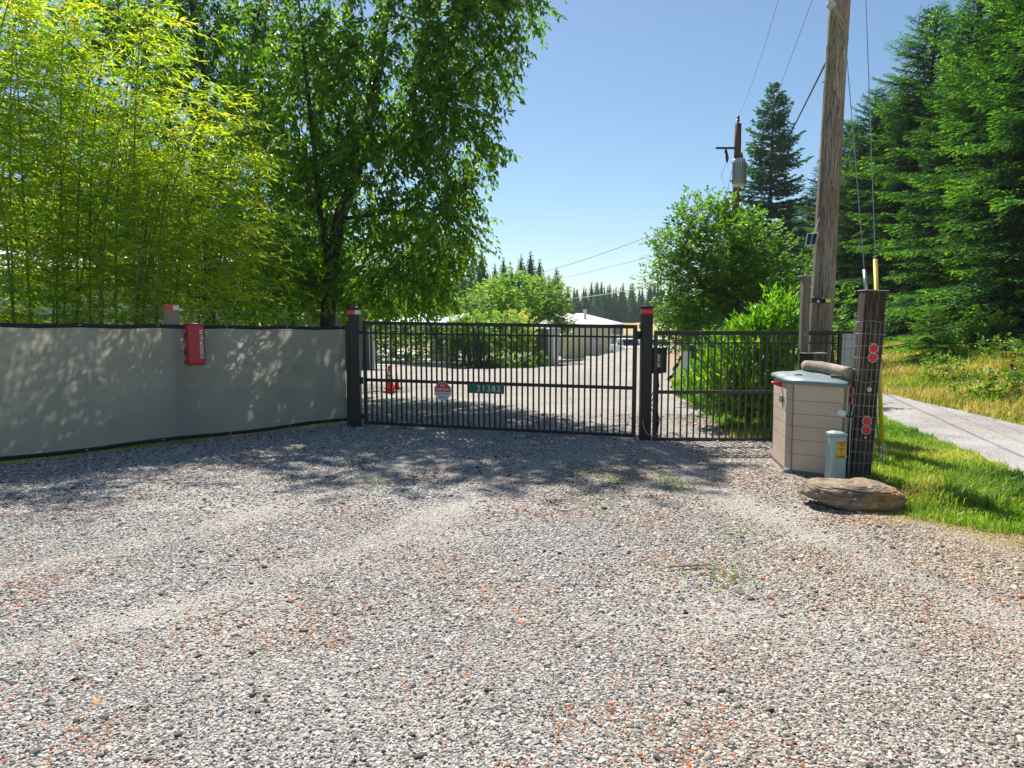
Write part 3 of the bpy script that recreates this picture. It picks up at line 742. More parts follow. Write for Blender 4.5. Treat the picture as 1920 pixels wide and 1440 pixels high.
# telephone box
def rrect(x0, x1, y0, y1, r, n=5):
    out = []
    for cx, cy, a0 in ((x1 - r, y1 - r, 0), (x0 + r, y1 - r, PI / 2), (x0 + r, y0 + r, PI), (x1 - r, y0 + r, 1.5 * PI)):
        for k in range(n): a = a0 + PI / 2 * k / (n - 1); out.append((cx + r * math.cos(a), cy + r * math.sin(a)))
    return out
sF = 5.85; bx = Vector((FO[0] + .7071 * sF, FO[1] + .7071 * sF, 0))
ph = thing('telephone_box', 'red telephone box hung on the grey privacy fence below the taped post', 'telephone box', (bx.x, bx.y, 0), FA)
def shell(x0, x1, z0, z1, y0, y1, r, name, mat, parent, inset=.0):
    base = rrect(x0, x1, z0, z1, r); n = len(base)
    rings = [(base, y0), (base, y1 + .03)]
    for k in range(1, 4):
        a = PI / 2 * k / 3; ins = .03 * (1 - math.cos(a)); yy = y1 + .03 - .03 * math.sin(a)
        rings.append((rrect(x0 + ins, x1 - ins, z0 + ins, z1 - ins, max(.004, r - ins * .7)), yy))
    V = [(x, y, z) for rg, y in rings for x, z in rg]
    Fs = [tuple(range(n))] + [tuple(range(n * (len(rings) - 1), n * len(rings)))[::-1]]
    for i in range(len(rings) - 1): Fs += [(i * n + k, (i + 1) * n + k, (i + 1) * n + (k + 1) % n, i * n + (k + 1) % n) for k in range(n)]
    o = MB().add(V, Fs).build(name, mat, parent, smooth=True)
    return o
shell(-.115, .115, 1.14, 1.735, -.012, -.09, .03, 'back_case', 'phone_red', ph)
shell(-.12, .12, 1.135, 1.74, -.075, -.205, .035, 'door', 'phone_red', ph)
MB().box(.112, .128, -.10, -.06, 1.40, 1.47).build('latch', 'black_metal', ph, bevel=.003)
pl = MB().box(.040, .090, -.2062, -.2042, 1.235, 1.64).build('name_plate', 'white_plastic', ph)
word = 'TELEPHONE'
M = Matrix.Translation((.065, -.2068, 1.4375)) @ Matrix.Rotation(PI / 2, 4, 'Y') @ FACE_FRONT
text_part('lettering', word, .068, 'black_ink', pl, M, .0016, 1.06)
for z in (1.25, 1.44, 1.63): MB().tube([(-.124, -.07, z - .03), (-.124, -.07, z + .03)], .006, 6).build('hinge', 'galvanised', ph)

# ------------------------------------------------------------------ gate
def gate_post(name, label, x, y, rz, wd, top, fat=False):
    t = thing(name, label, 'gate post', (x, y, 0), rz)
    MB().box(-wd / 2, wd / 2, -wd / 2, wd / 2, -.3, top - .03).build('shaft', 'black_metal', t, bevel=.008)
    c = wd / 2 + .008
    MB().prism([(-c, -c), (c, -c), (c, c), (-c, c)], top - .03, top + .0, None).build('cap', 'black_metal', t, bevel=.005)
    MB().prism([(-c * .95, -c * .95), (c * .95, -c * .95), (c * .95, c * .95), (-c * .95, c * .95)], top, top + .03, [(-.01, -.01), (.01, -.01), (.01, .01), (-.01, .01)]).build('cap_peak', 'black_metal', t)
    return t
PLx, PLy = -2.62, 11.85; PRx, PRy = 1.985, 10.5
pl_ = thing('left_gate_post_placeholder', '', '') if False else None
gp1 = gate_post('gate_post', 'black gate post with a red and white band, at the end of the grey fence', PLx, PLy, 0, .165, 1.99)
MB().box(-.088, .028, -.088, .088, 1.875, 1.945).build('red_tape', 'red_reflect', gp1)
MB().box(.028, .088, -.0885, .0885, 1.875, 1.945).build('white_tape', 'white_plastic', gp1)
gp1b = MB().box(-.15, -.088, -.04, .06, -.2, 1.70).build('side_post', 'black_metal', gp1, bevel=.004)
gp2 = gate_post('gate_post', 'black gate post with an all red band, between the gate and the side panel', PRx, PRy, 0, .16, 1.985)
MB().box(-.083, .083, -.083, .083, 1.875, 1.94).build('red_tape', 'red_reflect', gp2)
MB().box(-.145, -.083, -.03, .03, 1.50, 1.62).build('gate_stop', 'black_metal', gp2, bevel=.004)
MB().tube([(-.10, -.0, 1.66), (-.10, 0, 1.72)], .012, 8).build('hook', 'galvanised', gp2)
MB().tube([(-.05, -.09, .32), (-.04, -.11, .2), (.02, -.12, .1), (.12, -.12, .06), (.2, -.03, .12)], .008, 6).build('cable', 'rope', gp2, smooth=True)

gv = Vector((PRx - PLx, PRy - PLy, 0)); GL = gv.length; GA = math.atan2(gv.y, gv.x)
gate = thing('driveway_gate', 'wide black metal bar gate closed across the gravel driveway', 'gate', (PLx, PLy, 0), GA)
g0, g1 = .155, GL - .135
def zl(s, a, b): return a + (b - a) * s / GL
def rail(name, z_l, z_r, hh, dd, s0, s1, parent=gate, mat='black_metal', yc=0):
    MB().add([(s0, yc - dd / 2, zl(s0, z_l, z_r)), (s1, yc - dd / 2, zl(s1, z_l, z_r)), (s1, yc + dd / 2, zl(s1, z_l, z_r)), (s0, yc + dd / 2, zl(s0, z_l, z_r)),
              (s0, yc - dd / 2, zl(s0, z_l, z_r) + hh), (s1, yc - dd / 2, zl(s1, z_l, z_r) + hh), (s1, yc + dd / 2, zl(s1, z_l, z_r) + hh), (s0, yc + dd / 2, zl(s0, z_l, z_r) + hh)],
             [(0, 3, 2, 1), (4, 5, 6, 7), (0, 1, 5, 4), (1, 2, 6, 5), (2, 3, 7, 6), (3, 0, 4, 7)]).build(name, mat, parent, bevel=.003)
rail('top_rail', 1.71, 1.655, .055, .05, g0 + .052, g1 - .062)
rail('upper_rail', 1.555, 1.515, .028, .045, g0 + .052, g1 - .062)
rail('middle_rail', .765, .745, .05, .05, g0 + .052, g1 - .062)
rail('bottom_rail', .045, .03, .05, .05, g0 + .052, g1 - .062)
MB().box(g0, g0 + .05, -.025, .025, .04, 1.768).build('stile', 'black_metal', gate, bevel=.003)
MB().box(g1 - .06, g1, -.03, .03, .025, 1.712).build('stile', 'grey_dark_metal', gate, bevel=.003)
def picket_mesh(name, w_, z0, z1):
    m_ = MB().box(-w_ / 2, w_ / 2, -w_ / 2, w_ / 2, z0, z1); me = bpy.data.meshes.new(name); me.from_pydata(m_.v, [], m_.f); return me
npk = 48; sp = (g1 - .062 - g0 - .052) / (npk + 1)
pkm = picket_mesh('picket', .024, 0, 1); pkm.materials.append(MATS['black_metal'])
for k in range(npk):
    s = g0 + .052 + sp * (k + 1); za, zb_ = zl(s, .094, .079), zl(s, 1.712, 1.657)
    o = link('picket', pkm, gate, (s, 0, za), None); o.scale = (1, 1, zb_ - za)
# hinge bracket and latch
MB().box(.03, g0 + .0, -.04, .04, .72, .83).box(.03, .075, -.05, .05, .70, .85).build('hinge', 'black_metal', gate, bevel=.003)
MB().box(g0 + .002, g0 + .016, -.034, -.026, .72, .87).build('hinge_plate', 'light_grey_trim', gate)
MB().box(.085, g0, -.03, .03, 1.55, 1.60).build('hinge', 'black_metal', gate, bevel=.003)
MB().box(.085, g0, -.03, .03, .14, .2).build('hinge', 'black_metal', gate, bevel=.003)

def s_on_gate(px):
    k = (px - 960) / F_PX / 1.0
    # gate line: (PLx + s cos, PLy + s sin)
    ca, sa = math.cos(GA), math.sin(GA)
    return (k * PLy - PLx) / (ca - k * sa)
# no trespassing sign
s1_ = s_on_gate(831); c_ = Vector((PLx + s1_ * math.cos(GA), PLy + s1_ * math.sin(GA), 0)); zc = .64; rr_ = .158
ns = thing('no_trespassing_sign', 'octagonal red and white no trespassing sign wired to the gate', 'sign', (c_.x, c_.y, 0), GA)
octo = [(rr_ * math.cos(R(22.5 + 45 * k)), rr_ * math.sin(R(22.5 + 45 * k))) for k in range(8)]
def plate(poly, y, th, name, mat, parent, zc):
    n = len(poly); V = [(x, y, zc + z) for x, z in poly] + [(x, y + th, zc + z) for x, z in poly]
    Fs = [tuple(range(n))[::-1][::-1], tuple(range(n, 2 * n))[::-1]] + [(i, n + i, n + (i + 1) % n, (i + 1) % n) for i in range(n)]
    return MB().add(V, Fs).build(name, mat, parent)
plate(octo, -.036, .003, 'panel', 'white_plastic', ns, zc)
def clip_poly(poly, lo):
    out = []
    for i in range(len(poly)):
        a, b = poly[i], poly[(i + 1) % len(poly)]
        if a[1] >= lo: out.append(a)
        if (a[1] >= lo) != (b[1] >= lo):
            t = (lo - a[1]) / (b[1] - a[1]); out.append((a[0] + t * (b[0] - a[0]), lo))
    return out
inner = [(x * .93, z * .93) for x, z in octo]
rp = plate(clip_poly(inner, -.01), -.0385, .002, 'red_field', 'red_reflect', ns, zc)
def T(x, y, z): return Matrix.Translation((x, y, z)) @ FACE_FRONT
text_part('lettering', 'NO', .052, 'white_plastic', ns, T(0, -.0392, zc + .092), .001)
text_part('lettering', 'TRESPASSING', .044, 'white_plastic', ns, T(0, -.0392, zc + .028), .001, .86)
text_part('lettering', 'PRIVATE PROPERTY', .027, 'navy_ink', ns, T(0, -.0378, zc - .042), .0008)
text_part('lettering', 'VIOLATORS WILL BE', .019, 'navy_ink', ns, T(0, -.0378, zc - .085), .0006)
text_part('lettering', 'PROSECUTED', .019, 'navy_ink', ns, T(0, -.0378, zc - .11), .0006)
# house number sign
s2_ = s_on_gate(913); c_ = Vector((PLx + s2_ * math.cos(GA), PLy + s2_ * math.sin(GA), 0)); zc = .70
hs = thing('house_number_sign', 'green rectangular address sign with white numbers 21383 on the gate', 'sign', (c_.x, c_.y, 0), GA)
MB().box(-.295, .295, -.038, -.034, zc - .075, zc + .075).build('panel', 'green_sign', hs, bevel=.001)
for k_, ch_ in enumerate('21383'): text_part('digit', ch_, .135, 'white_plastic', hs, T(-.128 + .083 * k_, -.0392, zc), .0002)
for a, b in ((-.28, .06), (.28, -.06)): MB().disc((a, -.0382, zc + b), .006, (0, -1, 0), .002, 8).build('rivet', 'galvanised', hs)

# side panel
sp_t = thing('side_fence_panel', 'black metal picket panel right of the gate in front of the laurel', 'fence', (PRx + .1, 10.42, 0), R(-1.0))
pl0, pl1 = 0.0, 2.68
for nm, z, hh in (('top_rail', 1.565, .06), ('upper_rail', 1.44, .022), ('middle_rail', .70, .05), ('bottom_rail', .0, .045)):
    MB().box(pl0 + .05, pl1, -.022, .022, z, z + hh).build(nm, 'grey_dark_metal' if z < 1 else 'black_metal', sp_t, bevel=.003)
MB().box(pl0, pl0 + .048, -.026, .026, -.02, 1.63).build('stile', 'grey_dark_metal', sp_t, bevel=.003)
MB().box(pl1, pl1 + .048, -.026, .026, -.02, 1.63).build('stile', 'black_metal', sp_t, bevel=.003)
pk2 = picket_mesh('picket', .022, 0.046, 1.564); pk2.materials.append(MATS['grey_dark_metal'])
for k in range(27): link('picket', pk2, sp_t, (pl0 + .05 + .0955 * (k + 1) - .02, .0, 0))

# gate opener control box
kb = thing('gate_opener_box', 'black gate opener control box with white labels behind the side panel', 'control box', (2.17, 10.52, 0), R(6))
MB().box(-.09, .09, .0, .12, .99, 1.37).build('case', 'black_metal', kb, bevel=.012)
MB().box(.092, .135, .0, .13, 1.0, 1.38).build('door', 'grey_dark_metal', kb, bevel=.01)
MB().box(-.07, .03, -.004, -.001, 1.17, 1.28).build('label', 'white_plastic', kb)
MB().box(-.07, .03, -.004, -.001, 1.085, 1.155).build('label', 'white_plastic', kb)
MB().box(-.05, -.028, -.006, -.004, 1.205, 1.235).disc((-.022, -.0045, 1.222), .012, (0, -1, 0), .0015, 8).build('printed_mark', 'black_ink', kb)
for dx, e in ((-.05, .07), (-.03, -.05), (0, .09), (.02, .02)):
    MB().tube([(dx, .05, 1.0), (dx + e * .4, .04, .8), (dx - e, .03, .55), (dx + e * .6, .03, .3), (dx, .04, .03)], .007, 5).build('cable', 'rubber', kb, smooth=True)
MB().box(-.03, .03, .05, .11, -.2, .99).build('bracket_post', 'black_metal', kb)

# ------------------------------------------------------------------ screen fence stub behind the pole
st = thing('screened_fence_stub', 'short fence with pale grey screen and wire squares behind the utility pole', 'fence', (4.86, 10.5, 0), R(14))
V, Fs = fabric_grid(lambda s: .06, lambda s: 1.60, 14, 14, .02, .012, 0, .5)
MB().add(V, Fs).build('screen_fabric', 'light_grey_trim', st, smooth=True)
MB().box(0, .5, .0, .02, 1.585, 1.62).build('top_hem', 'hem', st)
mw = MB()
for k in range(12): mw.tube([(0, -.02, .1 + .14 * k), (.25, -.035, .1 + .14 * k + .01), (.5, -.02, .1 + .14 * k)], .0028, 4)
for k in range(4): mw.tube([(.05 + .12 * k, -.02, .02), (.05 + .12 * k, -.03, 1.66)], .0028, 4)
tag(mw.build('wire_mesh', 'rubber', st), kind='stuff')
MB().box(.47, .52, .02, .1, -.2, 1.66).build('fence_post', 'black_metal', st)

# ------------------------------------------------------------------ utility pole by the gate
def pole_mesh(hh, r0, r1, lean, n=20, seg=26, seed=1, flare=0):
    m_ = MB(); r = random.Random(seed); V = []
    for i in range(seg + 1):
        t = i / seg; z = -.4 + (hh + .4) * t; rad = r0 + (r1 - r0) * t
        cx, cy = lean[0] * z + .012 * math.sin(z * .9), lean[1] * z
        for k in range(n):
            a = 2 * PI * k / n; q = rad * (1 + .03 * math.sin(a * 3 + z * .7) + .018 * math.sin(a * 7 + z * 2.1) + r.gauss(0, .006))
            V.append((cx + q * math.cos(a), cy + q * math.sin(a), z))
    Fs = [(i * n + k, i * n + (k + 1) % n, (i + 1) * n + (k + 1) % n, (i + 1) * n + k) for i in range(seg) for k in range(n)]
    Fs += [tuple(range(seg * n, seg * n + n))]
    return m_.add(V, Fs)
LEAN = (.0245, 0.0); PX, PY = 4.55, 10.62
up_ = thing('utility_pole', 'tall weathered grey brown wooden utility pole leaning slightly beside the gate', 'utility pole', (PX, PY, 0))
pole_mesh(10.5, .175, .118, LEAN).build('shaft', 'pole_wood', up_, smooth=True)
mc = MB()
mc.tube([(.0, -.155, 6.32), (.04, -.17, 6.2), (.1, -.16, 6.05), (.17, -.09, 5.98), (.2, 0, 6.0), (.1, .12, 6.05)], .013, 6)
mc.tube([(-.06, -.15, 6.4), (-.02, -.17, 6.33), (.05, -.17, 6.22), (.14, -.13, 6.12)], .018, 6)
mc.tube([(.23, -.05, 6.02), (.245, -.06, 5.92), (.23, -.05, 5.84), (.2, -.1, 5.8)], .01, 6)
mc.v = [(x * 1.06, y * 1.06, z - .13) for x, y, z in mc.v]
mc.build('cable_wrap', 'rope', up_, smooth=True)
MB().disc((-.06, -.17, 6.2), .06, (0, -1, .2), .05, 14).build('insulator', 'light_grey_trim', up_, smooth=False)
for z in (5.2, 4.1, 3.3, 2.75): MB().tube([(-.17 + LEAN[0] * z, -.03, z), (-.2 + LEAN[0] * z, -.04, z)], .01, 6).build('bolt', 'galvanised', up_)
# guy wires with guards, running from the pole down to the anchor behind the timber post
anc = Vector((4.54, 8.62, 0.02))
topA = Vector((PX + .15, PY - .16, 5.95)); topB = Vector((PX + .24, PY, 9.7))
gw = thing('guy_wire', 'steel guy wire with silver sleeve beside the yellow guard', 'guy wire', anc)
dA = topA - anc
MB().tube([(0, 0, 0), tuple(dA)], .0055, 6).build('strand', 'galvanised', gw)
MB().tube([tuple(dA * .34), tuple(dA * .408)], .021, 10).build('sleeve', 'galvanised', gw, smooth=True)
MB().tube([tuple(dA * .02), tuple(dA * .26)], .013, 8).build('lower_rod', 'galvanised', gw, smooth=True)
gw2 = thing('guy_wire', 'steel guy wire ending in a yellow plastic guard behind the timber post', 'guy wire', anc + Vector((.03, .0, 0)))
dB = topB - anc - Vector((.03, 0, 0))
MB().tube([(0, 0, 0), tuple(dB)], .0055, 6).build('strand', 'galvanised', gw2)
MB().tube([tuple(dB * .022), tuple(dB * .262)], [.026, .026], 10).build('guard', 'yellow_plastic', gw2, smooth=True)
mm = MB()
for dx in (-.035, 0, .035): mm.tube([(dx, 0, -.1), (dx, 0, .14), (dx * .3, .0, .26)], .008, 6)
mm.build('anchor_eye', 'galvanised', gw2)

# solar light on the pole
c_ = at(1522, 449, PY - .1)
slp = thing('solar_panel', 'small solar panel on a bracket left of the utility pole', 'solar panel', c_, R(-35))
def tilt(poly3, M): return [tuple(M @ Vector(p)) for p in poly3]
Mx = Matrix.Rotation(R(-32), 4, 'X') 
def box_m(x0, x1, y0, y1, z0, z1, M):
    m_ = MB().box(x0, x1, y0, y1, z0, z1); m_.v = [tuple(M @ Vector(p)) for p in m_.v]; return m_
box_m(-.075, .075, -.01, .012, -.11, .11, Mx).build('frame', 'light_grey_trim', slp, bevel=.002)
for a in (-.035, .035): box_m(a - .028, a + .028, -.014, -.0101, -.095, .095, Mx).build('cell', 'glass_dark', slp)
box_m(-.05, .06, .013, .06, -.08, .06, Mx).build('battery_case', 'white_plastic', slp, bevel=.006)
MB().tube([(0, .05, 0), (.05, .1, -.03), (.14, .15, -.05)], .012, 6).build('bracket', 'galvanised', slp)
MB().tube([(.02, .04, .08), (.06, .08, .25), (.12, .09, .42)], .007, 5).build('cable', 'light_grey_trim', slp)
# flood light
c_ = at(1531, 563, PY - .25)
fl_ = thing('floodlight', 'black twin head security floodlight on the utility pole', 'floodlight', c_); fl_.scale = (1.2, 1.2, 1.2)
MB().box(-.05, .05, -.04, .1, -.025, .035).build('housing', 'black_metal', fl_, bevel=.01)
for sgn, mt in ((-1, 'light_grey_trim'), (1, 'yellow_sign')):
    hd = box_m(-.045, .045, -.03, .03, -.03, .03, Matrix.Translation((sgn * .105, -.02, -.005)) @ Matrix.Rotation(sgn * .4, 4, 'Z')).build('lamp_head', 'black_metal', fl_, bevel=.008)
    box_m(-.035, .035, -.034, -.0301, -.022, .022, Matrix.Translation((sgn * .105, -.02, -.005)) @ Matrix.Rotation(sgn * .4, 4, 'Z')).build('lens', mt, hd)
MB().disc((0, -.041, -.01), .014, (0, -1, -.4), .012, 12).build('sensor', 'white_plastic', fl_)

# short grey timber post with shelf
wpst = thing('timber_post', 'short square grey timber post with a metal shelf, left of the utility pole', 'post', (4.17, 10.16, 0))
MB().box(-.055, .055, -.05, .05, -.2, 2.40).build('shaft', 'grey_wood', wpst, bevel=.008)
MB().box(-.09, .085, -.07, .07, 2.401, 2.412).build('cap_plate', 'light_grey_trim', wpst)
MB().box(-.07, .10, -.10, -.051, .3, 1.31).build('dark_board', 'hem', wpst, bevel=.004)
MB().box(-.08, .26, -.2, -.051, 1.315, 1.327).build('shelf', 'galvanised', wpst)
MB().disc((0, -.051, 1.58), .012, (0, -1, 0), .01, 8).build('bolt', 'galvanised', wpst)

# ------------------------------------------------------------------ big timber post wrapped in wire
TPx, TPy = 3.965, 7.98
tp = thing('wire_wrapped_post', 'thick dark railway timber post wrapped in wire mesh beside the storage bin', 'post', (TPx - .02, TPy, 0), R(-5))
tp.rotation_euler = (0, R(2.2), R(-5))
a_ = .112
mt_ = MB(); V = []
for i, z in enumerate(np.linspace(-.3, 2.11, 16)):
    for (x, y) in rrect(-a_, a_, -a_, a_, .022, 3): V.append((x + .004 * math.sin(z * 7 + y * 30), y + .004 * math.sin(z * 5 + x * 30), z))
nn = 12
Fs = [(i * nn + k, i * nn + (k + 1) % nn, (i + 1) * nn + (k + 1) % nn, (i + 1) * nn + k) for i in range(15) for k in range(nn)] + [tuple(range(15 * nn, 16 * nn))]
mt_.add(V, Fs).build('shaft', 'tie_wood', tp)
MB().box(-a_ - .012, a_ + .014, -a_ - .01, a_ + .01, 2.112, 2.12).build('cap_plate', 'light_grey_trim', tp)
mw = MB(); b_ = a_ + .012
rgr = random.Random(3)
def mesh_ring(z):
    pts = [(-b_ - .03, -b_ + .02), (-b_ * .4, -b_ - .006), (b_ * .5, -b_), (b_, -b_), (b_ + .004, b_), (-b_, b_), (-b_ - .03, -b_ + .02)]
    sag = [rgr.gauss(0, .008) for _ in pts]; sag[-1] = sag[0]
    return [(x, y, z + s_) for (x, y), s_ in zip(pts, sag)]
for k in range(14): mw.tube(mesh_ring(.05 + .132 * k), .0021, 4)
for k in range(6):
    x = -b_ - .012 + .049 * k; mw.tube([(x, -b_ - .003, -.0), (x + rgr.gauss(0, .004), -b_ - .004, .6), (x + rgr.gauss(0, .004), -b_ - .003, 1.2), (x, -b_ - .003, 1.76)], .0017, 4)
for k in range(4): y = -b_ + .06 * (k + 1); mw.tube([(-b_ - .012, y, 0), (-b_ - .016 + rgr.gauss(0, .005), y, .9), (-b_ - .01, y, 1.75)], .0017, 4); mw.tube([(b_, y, 0), (b_, y, 1.75)], .0017, 4)
tag(mw.build('wire_mesh', 'galvanised', tp), kind='stuff')
def refl(x, y, z, ax, name='reflector'):
    o = MB().disc((x, y, z), .046, ax, .012, 22).build('reflector', 'red_reflect', tp, bevel=.002)
    c = Vector((x, y, z)) + Vector(ax) * .006; a = Vector(ax); u = a.cross(Vector((0, 0, 1))).normalized()
    ring = [tuple(c + u * .048 * math.cos(t) + Vector((0, 0, .048 * math.sin(t)))) for t in np.linspace(0, 2 * PI, 19)]
    MB().tube(ring, .006, 5, False).build('rim', 'light_grey_trim', o)
for z in (1.475, 1.375): refl(.005, -b_ - .006, z, (0, -1, 0))
for z in (.665, .568): refl(.0, -b_ - .006, z, (0, -1, 0))
for z in (.985, .885): refl(-b_ - .018, -.02, z, (-1, -.05, 0))
MB().disc((.0, -b_ - .004, 1.02), .026, (0, -1, 0), .006, 14).build('washer', 'galvanised', tp)
for z in (1.53, 1.425, .72): MB().box(-.03, .03, -b_ - .012, -b_ - .004, z - .006, z + .006).build('bracket', 'wire', tp)
MB().disc((.0, -b_ - .004, .48), .014, (0, -1, 0), .008, 8).build('bolt', 'galvanised', tp)
cb = MB().tube([(-b_ - .03, -b_, .86), (-b_ - .05, -b_ - .02, .7), (-b_ - .045, -b_ - .01, .5), (-b_ - .03, -b_, .3), (-b_ - .02, -b_, .02)], .006, 5).build('cable', 'light_grey_trim', tp, smooth=True)
# small light on a bracket
c_ = at(1578, 775, 7.72)
pl2 = thing('path_light', 'small square silver light clipped to the left of the wire wrapped post', 'light', c_, R(-30))
box_m(-.045, .045, -.02, .02, -.035, .035, Matrix.Rotation(R(-25), 4, 'X') @ Matrix.Rotation(R(18), 4, 'Y')).build('head', 'light_grey_trim', pl2, bevel=.006)
box_m(-.036, .036, -.023, -.0201, -.027, .027, Matrix.Rotation(R(-25), 4, 'X') @ Matrix.Rotation(R(18), 4, 'Y')).build('lens', 'white_plastic', pl2)
MB().tube([(.02, .01, -.02), (.08, .05, -.04), (.13, .11, -.02)], .009, 6).build('arm', 'black_metal', pl2)

# ------------------------------------------------------------------ storage bin
sb = thing('storage_bin', 'taupe plastic storage bin with slate grey lid beside the wire wrapped post', 'storage bin', (3.5, 8.45, 0))
foot = [(3.34, 8.98), (3.235, 8.30), (3.27, 8.19), (3.69, 7.87), (4.0, 8.42), (3.85, 9.25)]
foot = [(x - 3.5, y - 8.45) for x, y in foot]
def ztopf(x, y): return 1.075 + .02 * y
fcx = sum(p[0] for p in foot) / 6; fcy = sum(p[1] for p in foot) / 6
def grow(k): return [(fcx + (x - fcx) * k, fcy + (y - fcy) * k) for x, y in foot]
nlev = 6; levels = [.04, .235, .40, .56, .705, .86, 1.06]
prev = None
for i in range(nlev):
    k = 1 + .006 * i
    MB().prism(grow(k), levels[i] + (.003 if i else 0), levels[i + 1]).build('wall_panel', 'bin_taupe', sb, bevel=.004)
MB().prism(grow(.985), .0, 1.06).build('inner_shell', 'bin_groove', sb)
MB().prism(grow(.93), -.02, .05).build('base', 'lid_slate', sb)
MB().tube([(-.24, -.22, -.02), (-.24, -.22, .05)], [.07, .06], 12).build('foot', 'lid_slate', sb, smooth=True)
# vertical seam and edge strip between the door side and the long panel
x0, y0 = grow(1.03)[2]; MB().box(x0 - .006, x0 + .006, y0 - .006, y0 + .006, .05, 1.06).build('seam', 'bin_groove', sb)
# door handle mark
hx, hy = (foot[0][0] * .3 + foot[1][0] * .7, foot[0][1] * .3 + foot[1][1] * .7)
MB().box(hx - .032, hx - .018, hy - .05, hy + .04, .80, .88).build('handle', 'bin_groove', sb, bevel=.004)
lidp = grow(1.12)
nl = 24; cc = (fcx, fcy)
ml = MB(); V = []; per_ = []
for i in range(6):
    a, b = lidp[i], lidp[(i + 1) % 6]
    for t in (0, .25, .5, .75): per_.append((a[0] + (b[0] - a[0]) * t, a[1] + (b[1] - a[1]) * t))
levs = [(1.0, 1.055), (1.01, 1.085), (.97, 1.105), (.7, 1.135), (.35, 1.15), (0.02, 1.155)]
for k, z in levs:
    for (x, y) in per_:
        X, Y_ = fcx + (x - fcx) * k, fcy + (y - fcy) * k
        V.append((X, Y_, z + .02 * Y_ + .006 * math.sin(X * 14 + Y_ * 9) * (k < .99)))
Fs = [(i * nl + k, i * nl + (k + 1) % nl, (i + 1) * nl + (k + 1) % nl, (i + 1) * nl + k) for i in range(5) for k in range(nl)] + [tuple(range(5 * nl, 6 * nl)), tuple(range(nl))[::-1]]
ml.add(V, Fs).build('lid', 'lid_slate', sb, smooth=True)
hp = Vector((lidp[1][0] * .75 + lidp[2][0] * .1, lidp[1][1] * .6 , 1.13))
MB().tube([(-.17, -.1, 1.13), (-.15, -.12, 1.15), (-.11, -.14, 1.15), (-.09, -.16, 1.13)], .009, 6).build('lid_handle', 'lid_slate', sb, smooth=True)
# log on the lid and the wedges under it
A_ = at(1510, 686, 8.75); B_ = at(1596, 698, 8.02)
lg = thing('log', 'short barkless log lying across the storage bin lid', 'log', (A_ + B_) / 2)
d_ = (B_ - A_); n_ = 16
pts = [tuple(-d_ / 2 + d_ * t + Vector((0, 0, .008 * math.sin(t * 5)))) for t in np.linspace(0, 1, 9)]
MB().tube(pts, [.066, .071, .069, .073, .07, .071, .069, .068, .066], 14).build('trunk', 'log_wood', lg, smooth=True)
for k, (px, py, Y_, ww, hh_, lab) in enumerate(((1517, 700, 8.62, .14, .045, 'small grey wooden wedge under the left end of the log'), (1575, 710, 8.10, .26, .05, 'stacked grey wood offcuts under the right end of the log'))):
    p_ = at(px, py, Y_)
    wd = thing('wood_block', lab, 'wood block', (p_.x, p_.y, p_.z - hh_ * .3), R(-20))
    MB().box(-ww / 2, ww / 2, -.05, .05, -hh_ / 2, hh_ / 2).build('block', 'grey_wood', wd, bevel=.003)
    if k: MB().box(-ww / 2 + .03, ww / 2 + .02, -.045, .055, hh_ / 2, hh_ / 2 + .03).build('block', 'grey_wood', wd, bevel=.003)
# red gripper sticking out of the bin
c_ = at(1460, 718, 8.55)
rg = thing('red_gripper', 'red plastic gripper poking out under the bin lid', 'tool', c_)
MB().tube([(-.09, 0, .01), (-.02, .0, -.0), (.09, .02, -.015)], [.006, .014, .02], 6).tube([(-.08, 0, -.005), (.0, .0, -.03), (.09, .02, -.05)], [.006, .012, .016], 6).build('jaw', 'red_reflect', rg, smooth=True)
MB().tube([(.06, -.03, -.03), (.05, -.03, -.12), (.035, -.02, -.2)], .004, 5).tube([(.08, -.03, -.03), (.075, -.03, -.1), (.06, -.02, -.15)], .004, 5).build('cord', 'bin_groove', rg)

# ------------------------------------------------------------------ utility pedestal
pd = thing('utility_pedestal', 'pale grey green utility pedestal with yellow warning label behind the rock', 'utility pedestal', (3.525, 7.62, 0), R(4))
pr = rrect(-.092, .092, -.07, .07, .03, 4)
MB().prism(pr, -.1, .535).build('housing', 'pedestal_grey', pd)
MB().prism(rrect(-.096, .096, -.074, .074, .032, 4), .54, .572).prism(rrect(-.095, .095, -.073, .073, .032, 4), .5721, .592, rrect(-.05, .05, -.03, .03, .02, 4)).build('cap', 'pedestal_grey', pd)
lb = MB().box(-.02, .068, -.0725, -.0705, .335, .488).build('warning_label', 'label_orange', pd)
for txt, sz, z in (('WARNING', .02, .473), ('BURIED', .014, .452), ('CABLE', .014, .436), ('BEFORE YOU', .012, .408), ('DIG', .02, .388), ('CALL', .014, .362)):
    text_part('lettering', txt, sz, 'black_ink', lb, T(.024, -.0728, z), .0006)
lb2 = MB().box(-.065, .088, -.0722, -.0705, .305, .331).build('number_label', 'label_orange', pd)
text_part('lettering', '21383', .032, 'black_ink', lb2, T(.012, -.0728, .318), .0012, 1.25)

